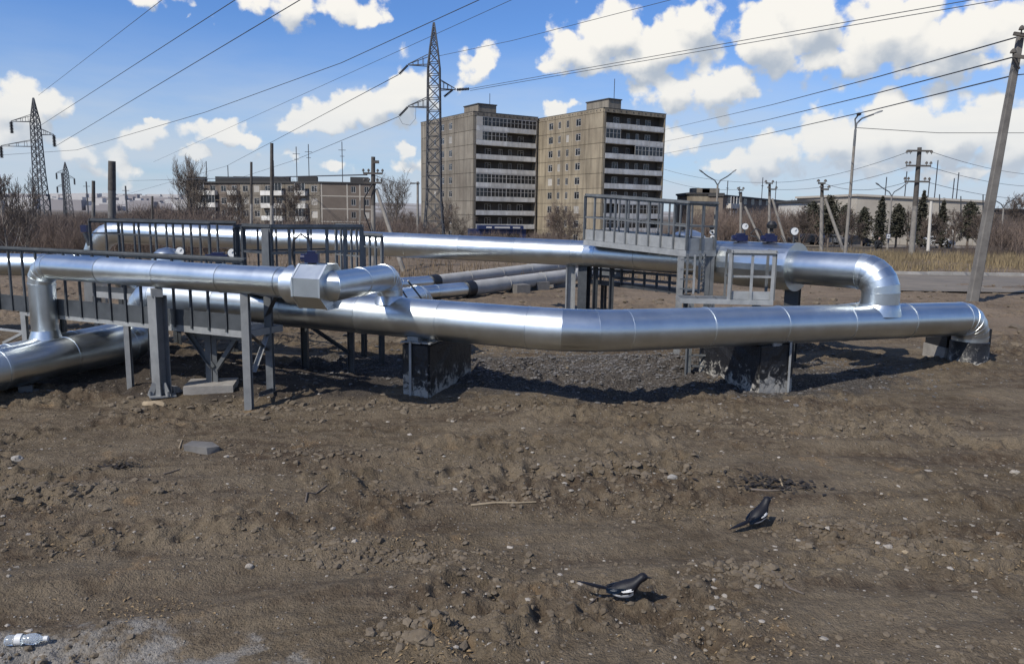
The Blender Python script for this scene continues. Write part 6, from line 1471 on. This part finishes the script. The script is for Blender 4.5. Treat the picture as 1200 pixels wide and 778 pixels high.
# cars on the far street
M['car_white'] = mat('white_car_paint', (.62, .62, .61), .3, spec=.6); M['car_dark'] = mat('dark_car_paint', (.03, .035, .045), .3, spec=.6); M['car_grey'] = mat('silver_car_paint', (.30, .31, .32), .3, .4)
def car(label, px, Y, mt, rz=0.0, L=4.3):
    p = at(px, 285, Y); z = hz(p.x, p.y) + .05; o = thing('parked_car', label, 'car', (p.x, p.y, z), rz, 'cars on the far street')
    prof = [(-.5, .35), (-.5, .72), (-.47, .86), (-.30, .92), (-.17, 1.36), (.16, 1.40), (.30, .98), (.47, .84), (.5, .6), (.5, .35)]; W_ = .85; vs = []
    for sy in (-1, 1):
        for x, zz_ in prof: vs.append((x * L, sy * (W_ - (.16 if zz_ > 1.1 else 0)), zz_))
    n = len(prof); mb = MB(); mb.add(vs, [(k, (k + 1) % n, (k + 1) % n + n, k + n) for k in range(n)] + [tuple(range(n)), tuple(range(2 * n - 1, n - 1, -1))]); put('body', mesh_local(mb, M[mt]), o, (0, 0, 0))
    for sy in (-1, 1):
        mb = MB(); y0, y1 = sy * (W_ + .002), sy * (W_ - .145); mb.add([(-.27 * L, y0, .95), (.27 * L, y0, .99), (.14 * L, y1, 1.34), (-.155 * L, y1, 1.32)], [(0, 1, 2, 3)]); put('window', mesh_local(mb, M['glass']), o, (0, 0, 0))
        for x in (-.31, .31):
            mb = MB(); mb.cyl((x * L, sy * (W_ + .01), .31), (x * L, sy * (W_ - .22), .31), .31, 16); w = put('wheel', mesh_local(mb, M['rubber']), o, (0, 0, 0))
            mb = MB(); mb.cyl((x * L, sy * (W_ + .02), .31), (x * L, sy * (W_ + .0), .31), .17, 10); put('rim', mesh_local(mb, M['steel_lt']), w, (0, 0, 0))
    mb = MB(); mb.add([(.165 * L, -.66, 1.36), (.165 * L, .66, 1.36), (.295 * L, .8, 1.01), (.295 * L, -.8, 1.01)], [(0, 1, 2, 3)]); put('windscreen', mesh_local(mb, M['glass']), o, (.02, 0, .02))
    for sy in (-.6, .6): mb = MB(); mb.box((.5 * L, sy, .66), (.03, .28, .13)); put('headlight', mesh_local(mb, M['white']), o, (0, 0, 0))
    return o
car('white car parked by the foot of the slim whitish pole', 1095, 96, 'car_white'); car('dark car parked behind the right-hand street lamp', 1180, 99, 'car_dark', .1); car('silver car at the right edge of the far street', 1194, 101, 'car_grey')
car('dark car parked left of the tall street lamp', 945, 97, 'car_dark', .1); car('silver car parked before the pines near the tall street lamp', 972, 100, 'car_grey', .1); car('dark car parked before the pines, right of the street lamp', 1002, 99, 'car_dark')
# small figure squatting by the verge: dark clothing
def skin_obj(name, verts, edges, radii, mt, parent, levels=1, root_i=0):
    me = bpy.data.meshes.new(name); me.from_pydata([tuple(v) for v in verts], edges, []); ob = bpy.data.objects.new(name, me); COL.objects.link(ob)
    if parent is not None: ob.parent = parent
    sk = ob.modifiers.new('skin', 'SKIN'); sk.use_smooth_shade = True
    for i, r in enumerate(radii): v = me.skin_vertices[0].data[i]; v.radius = (r, r) if not isinstance(r, tuple) else r; v.use_root = (i == root_i)
    if levels: ss = ob.modifiers.new('sub', 'SUBSURF'); ss.levels = levels; ss.render_levels = levels
    me.materials.append(M[mt]); return ob
M['cloth'] = mat('dark_clothing', (.014, .015, .018), .9); M['skin'] = mat('skin', (.42, .27, .20), .6)
p = at(1027, 291, 66); z = hz(p.x, p.y)
pr = thing('person', 'person in dark clothing crouching at the roadside beyond the pipe elbow', 'person', (p.x, p.y, z))
V = [(0, 0, .38), (0.02, -.05, .62), (.04, -.14, .86), (.05, -.20, .98), (.06, -.25, 1.10), (-.13, -.05, .36), (-.22, -.42, .50), (-.2, -.28, .10), (-.2, -.42, .05), (.13, -.05, .36), (.24, -.42, .50), (.22, -.28, .10), (.22, -.42, .05), (-.22, -.18, .86), (-.3, -.34, .62), (-.16, -.52, .52), (.26, -.18, .86), (.34, -.34, .62), (.2, -.52, .52)]
E_ = [(0, 1), (1, 2), (2, 3), (3, 4), (0, 5), (5, 6), (6, 7), (7, 8), (0, 9), (9, 10), (10, 11), (11, 12), (2, 13), (13, 14), (14, 15), (2, 16), (16, 17), (17, 18)]
skin_obj('body', V, E_, [.17, .17, .17, .07, .09, .11, .09, .06, .05, .11, .09, .06, .05, .075, .055, .04, .075, .055, .04], 'cloth', pr)
mb = MB(); mb.lathe((.06, -.26, 1.02), [(.02, 0), (.075, .03), (.095, .12), (.085, .2), (.04, .25), (0, .26)], 12); put('head', mesh_local(mb, M['skin']), pr, (0, 0, 0))
mb = MB(); mb.lathe((.06, -.24, 1.12), [(.105, 0), (.108, .06), (.09, .13), (.04, .17), (0, .175)], 12); put('cap', mesh_local(mb, M['cloth']), pr, (0, 0, 0))

# ------------------------------------------------------------------ magpies
M['bird_black'] = mat('glossy_black_feathers', (.007, .007, .010), .55, spec=.35, bump=.3, bscale=120, bdist=.004)
M['bird_blue'] = mat('blue_sheen_feathers', (.006, .016, .035), .35, .3, spec=.6)
M['bird_white'] = mat('white_feathers', (.72, .71, .68), .8, bump=.3, bscale=120, bdist=.004)
M['bird_beak'] = mat('black_beak', (.015, .014, .014), .35)
def magpie(label, feet, yaw, pitch=0.0, tail_el=.15, head_up=.0, s=1.0):
    """local frame: +x forward, z up, origin between the feet; body is one lofted skin from beak root to rump"""
    o = thing('magpie', label, 'bird', feet, yaw)
    bz = .092
    st = [(-.105, -.012, .014, .014), (-.085, -.010, .031, .029), (-.055, -.007, .047, .046), (-.02, -.002, .056, .058), (.02, .003, .058, .061), (.052, .014, .053, .058), (.074, .032, .043, .049), (.090, .052, .035, .040), (.106, .068, .033, .033), (.124, .073, .030, .029), (.140, .070, .021, .021), (.152, .066, .010, .010)]
    cp, sp2 = math.cos(pitch), math.sin(pitch); seg = 20; vs = []; mi = []
    def tr(x, y, z): return ((x * cp - z * sp2) * s, y * s, (x * sp2 + z * cp + bz) * s)
    for i, (x, z, ry, rz_) in enumerate(st):
        if i >= 6: z += head_up * (i - 5) / 6; x -= head_up * .3
        for k in range(seg): a = 2 * math.pi * k / seg; vs.append(tr(x, ry * math.cos(a), z + rz_ * math.sin(a)))
    fs = []
    for i in range(len(st) - 1):
        for k in range(seg):
            fs.append((i * seg + k, i * seg + (k + 1) % seg, (i + 1) * seg + (k + 1) % seg, (i + 1) * seg + k)); sn = math.sin(2 * math.pi * (k + .5) / seg); mi.append(1 if (sn < -.30 and 1 <= i <= 4) else 0)
    fs += [tuple(range(seg)), tuple(range((len(st) - 1) * seg, len(st) * seg))]; mi += [0, 0]
    me = bpy.data.meshes.new('body'); me.from_pydata(vs, [], fs); me.materials.append(M['bird_black']); me.materials.append(M['bird_white']); me.polygons.foreach_set('material_index', mi); me.polygons.foreach_set('use_smooth', [True] * len(fs)); me.update()
    ob = put('body', me, o, (0, 0, 0)); sb = ob.modifiers.new('sub', 'SUBSURF'); sb.levels = 1; sb.render_levels = 1
    hx = .150 - head_up * .3; hzz = .066 + head_up
    mb = MB(); a = Vector(tr(hx - .006, 0, hzz)); b = Vector(tr(hx + .030, 0, hzz - .007)); mb.tube([a, a.lerp(b, .5) + Vector((0, 0, .0015)), b], [.008, .006, .001], 10); put('beak', mesh_local(mb, M['bird_beak']), o, (0, 0, 0))
    for sy in (-1, 1):
        mb = MB(); c = Vector(tr(hx - .022, sy * .0255, hzz + .010)); mb.lathe(c, [(0, -.003), (.0035, -.002), (.0035, .002), (0, .003)], 8, axis=(0, 1, 0)); put('eye', mesh_local(mb, M['rubber']), o, (0, 0, 0))
        # folded wing: black with long white shoulder panel
        pts = [(.070, .030, .006), (.055, .046, -.006), (.03, .0525, -.018), (-.03, .050, -.022), (-.075, .036, -.014), (-.125, .014, -.004), (-.10, .016, .016), (-.04, .032, .030), (.02, .040, .036), (.055, .034, .034)]
        mb = MB(); vs2 = [tr(x, sy * y, z) for x, y, z in pts]; c0 = tr(-.01, sy * .0555, .006); inner = [tr(x, sy * (y - .012), z) for x, y, z in pts]; n = len(pts)
        mb.add([c0] + vs2 + inner, [(0, 1 + k, 1 + (k + 1) % n) for k in range(n)] + [(1 + k, 1 + n + k, 1 + n + (k + 1) % n, 1 + (k + 1) % n) for k in range(n)], 0, True); w = put('wing', mesh_local(mb, M['bird_black']), o, (0, 0, 0))
        wp = [(.056, .0485, .016), (.045, .0535, .006), (.015, .0570, .000), (-.018, .0565, -.001), (-.028, .0555, .006), (.0, .0575, .016), (.035, .0535, .024)]
        mb = MB(); c0 = tr(.015, sy * .0605, .004); n = len(wp); mb.add([c0] + [tr(*(q[0], sy * q[1], q[2])) for q in wp] + [tr(*(q[0], sy * (q[1] - .008), q[2])) for q in wp], [(0, 1 + k, 1 + (k + 1) % n) for k in range(n)] + [(1 + k, 1 + n + k, 1 + n + (k + 1) % n, 1 + (k + 1) % n) for k in range(n)], 0, True)
        put('shoulder_patch', mesh_local(mb, M['bird_white']), w, (0, 0, 0))
        for k_ in range(4):       # long folded flight feathers, blue-green sheen
            x0_, z0_ = .000 - .012 * k_, .020 - .0095 * k_; y0_ = sy * (.0585 - .003 * k_)
            p_ = [(x0_, y0_, z0_ + .006), (x0_ - .07, y0_ - sy * .014, z0_ + .002), (x0_ - .125 + .012 * k_, y0_ - sy * .034, z0_ - .006), (x0_ - .125 + .012 * k_, y0_ - sy * .034, z0_ - .011), (x0_ - .07, y0_ - sy * .014, z0_ - .0085), (x0_, y0_, z0_ - .004)]
            q_ = [(a, b - sy * .002, c) for a, b, c in p_]; mb = MB(); mb.add([tr(*v) for v in p_ + q_], [tuple(range(6)), tuple(range(11, 5, -1))] + [(i, (i + 1) % 6, (i + 1) % 6 + 6, i + 6) for i in range(6)]); put('flight_feather', mesh_local(mb, M['bird_blue']), w, (0, 0, 0))
        # legs
        mb = MB(); hip = Vector(tr(.0, sy * .020, -.040)); knee = Vector((-.012 * s, sy * .020 * s, .035 * s)); foot = Vector((.006 * s, sy * .020 * s, .004 * s))
        mb.tube([hip, knee, foot], [.010 * s, .004 * s, .0032 * s], 8)
        for a_ in (-.5, 0, .5): mb.tube([foot, foot + Vector((math.cos(a_) * .026, math.sin(a_) * .026, -.003)) * s], [.0030 * s, .0015 * s], 6)
        mb.tube([foot, foot + Vector((-.018, 0, -.003)) * s], [.0030 * s, .0015 * s], 6)
        put('leg', mesh_local(mb, M['bird_beak']), o, (0, 0, 0))
    # tail: overlapping long feathers, wedge shaped
    ce, se = math.cos(tail_el), math.sin(tail_el); base = Vector(tr(-.085, 0, .0))
    for k, (L, yo, zo) in enumerate(((.235, 0, .004), (.205, .006, .002), (.205, -.006, .002), (.165, .012, 0), (.165, -.012, 0), (.125, .017, -.002), (.125, -.017, -.002))):
        mb = MB(); w = .011; top = [(0, -w * .6, 0), (L * .8, -w, 0), (L, -w * .4, 0), (L, w * .4, 0), (L * .8, w, 0), (0, w * .6, 0)]
        v3 = [base + Vector((-x * ce, y + yo * (.6 + 2 * x), x * se + zo)) * s for x, y, _z in top]; v4 = [v - Vector((0, 0, .003 * s)) for v in v3]
        mb.add(v3 + v4, [tuple(range(6)), tuple(range(11, 5, -1))] + [(i, (i + 1) % 6, (i + 1) % 6 + 6, i + 6) for i in range(6)]); put('tail_feather', mesh_local(mb, M['bird_black']), o, (0, 0, 0))
    return o
def foot_at(px, py): p = atz(px, py, 0); p = atz(px, py, hz(p.x, p.y)); p.z = hz(p.x, p.y); return p
magpie('black and white magpie in profile, head up to the right, nearest bird', foot_at(732, 703), R_(-4), .05, tail_el=.17, head_up=.012, s=.95)
magpie('black and white magpie farther off, turned away with its tail toward the camera', foot_at(888, 618), R_(30), .30, tail_el=-.16, head_up=.010, s=1.0)

# ------------------------------------------------------------------ litter
bt = foot_at(30, 757)
o = thing('plastic_bottle', 'crushed clear plastic bottle lying at the bottom left corner', 'bottle', bt, R_(6))
Mb = bpy.data.materials.new('clear_plastic'); Mb.use_nodes = True; b_ = Mb.node_tree.nodes['Principled BSDF']; b_.inputs['Transmission Weight'].default_value = .75; b_.inputs['Roughness'].default_value = .12; b_.inputs['Base Color'].default_value = (.82, .88, .92, 1); b_.inputs['IOR'].default_value = 1.35; M['pet'] = Mb
mb = MB(); pr_ = [(.001, -.10), (.026, -.10), (.031, -.09), (.031, -.06), (.028, -.055), (.031, -.05), (.030, -.015), (.024, -.0), (.030, .02), (.031, .05), (.024, .075), (.013, .09), (.0125, .105)]
mb.lathe((0, 0, .030), pr_, 22, axis=(1, 0, 0)); vs = [(x, y, z * (.92 if x < 0 else 1)) for x, y, z in mb.v]; mb.v = vs; me = mesh_local(mb, M['pet']); me.polygons.foreach_set('use_smooth', [True] * len(me.polygons)); put('bottle_body', me, o, (0, 0, 0))
mb = MB(); mb.lathe((0, 0, .030), [(0, .122), (.014, .122), (.0145, .104), (.0145, .100)], 16, axis=(1, 0, 0)); put('cap', mesh_local(mb, M['white']), o, (0, 0, 0))
mb = MB(); mb.lathe((0, 0, .030), [(.0312, -.045), (.0312, -.012)], 22, axis=(1, 0, 0)); put('label_band', mesh_local(mb, M['white']), o, (0, 0, 0))
def stick(label, pts, r, mt='wood', name='stick', cat='stick'):
    P = [];
    for px, py in pts: q = foot_at(px, py); q.z += r * .8; P.append(q)
    mb = MB(); mb.tube(P, [r * (1 - .5 * i / len(P)) for i in range(len(P))], 7); return tag(mb.build(name, M[mt], None, P[0]), label, cat)
stick('long pale dry stick lying across the ruts at mid picture', [(552, 600), (580, 596), (606, 596), (628, 598)], .011)
stick('thin curved dark stick left of the middle', [(358, 588), (360, 580), (370, 574), (383, 571)], .008, 'bark')
stick('short bent dark twig below the left stones', [(192, 556), (200, 553), (211, 549)], .008, 'bark')
stick('pale splinter standing up beside the grey slab', [(210, 526), (213, 517), (216, 510)], .008)
stick('thin dark stick under the front magpie tail', [(690, 712), (700, 702), (706, 694)], .006, 'bark')
stick('dark branch lying among the rubble at right of the far bird', [(880, 575), (900, 577), (918, 576), (926, 571)], .010, 'bark')
stick('forked pale twig sticking out of the rubble heap at right', [(914, 562), (917, 570), (921, 575)], .009)
stick('dark curved root in the soil at the right edge of the middle', [(905, 668), (925, 690), (942, 697)], .010, 'bark')
# small dark pile of old leaves and twigs
def pile(label, px, py, n, rx, ry, mt, seed, L=.05, h=.03):
    g_ = random.Random(seed); c = foot_at(px, py); mb = MB()
    for k in range(n):
        x, y = g_.gauss(0, rx), g_.gauss(0, ry); z = hz(c.x + x, c.y + y) + g_.random() * h; a = g_.random() * 6.28; l = L * g_.uniform(.4, 1.2)
        p = Vector((c.x + x, c.y + y, z)); q = p + Vector((math.cos(a) * l, math.sin(a) * l, g_.uniform(-.3, .5) * l)); w = Vector((-math.sin(a), math.cos(a), g_.uniform(-.5, .5))) * l * .22
        m2 = p.lerp(q, .5) + Vector((0, 0, .004)); mb.add([p, m2 + w, q, m2 - w], [(0, 1, 2), (0, 2, 3)])
    return tag(mb.build('leaf_litter', M[mt], None, c), label, 'leaf litter', kind='stuff')
M['leaf_dk'] = mat('rotten_leaves', (.022, .018, .016), .9); M['leaf_tan'] = mat('dry_straw', (.30, .21, .11), .9, col2=(.18, .13, .07), vscale=20)
pile('dark pile of rotten leaves on the soil left of the slab', 134, 549, 190, .10, .05, 'leaf_dk', 1)
pile('tangle of dark roots and leaves at right above the far bird', 903, 570, 200, .22, .09, 'leaf_dk', 2, .07)
for i, (px, py, sx) in enumerate([(60, 640, .3), (175, 712, .22), (500, 760, .18), (470, 640, .35), (780, 600, .4), (1010, 600, .4), (330, 600, .35), (1140, 660, .3), (860, 740, .3), (40, 590, .25)]):
    pile('thin scatter of dry straw and leaf bits, patch %s' % ('near the left edge', 'on the ash grey spill', 'at the bottom by the dark clod', 'left of the long stick', 'below the rubble patch', 'below the pale flat stone', 'by the curved stick', 'right of the cream stone', 'at the bottom right', 'left of the reddish lump')[i], px, py, 130, sx, sx * .45, 'leaf_tan', 10 + i, .028, .008)
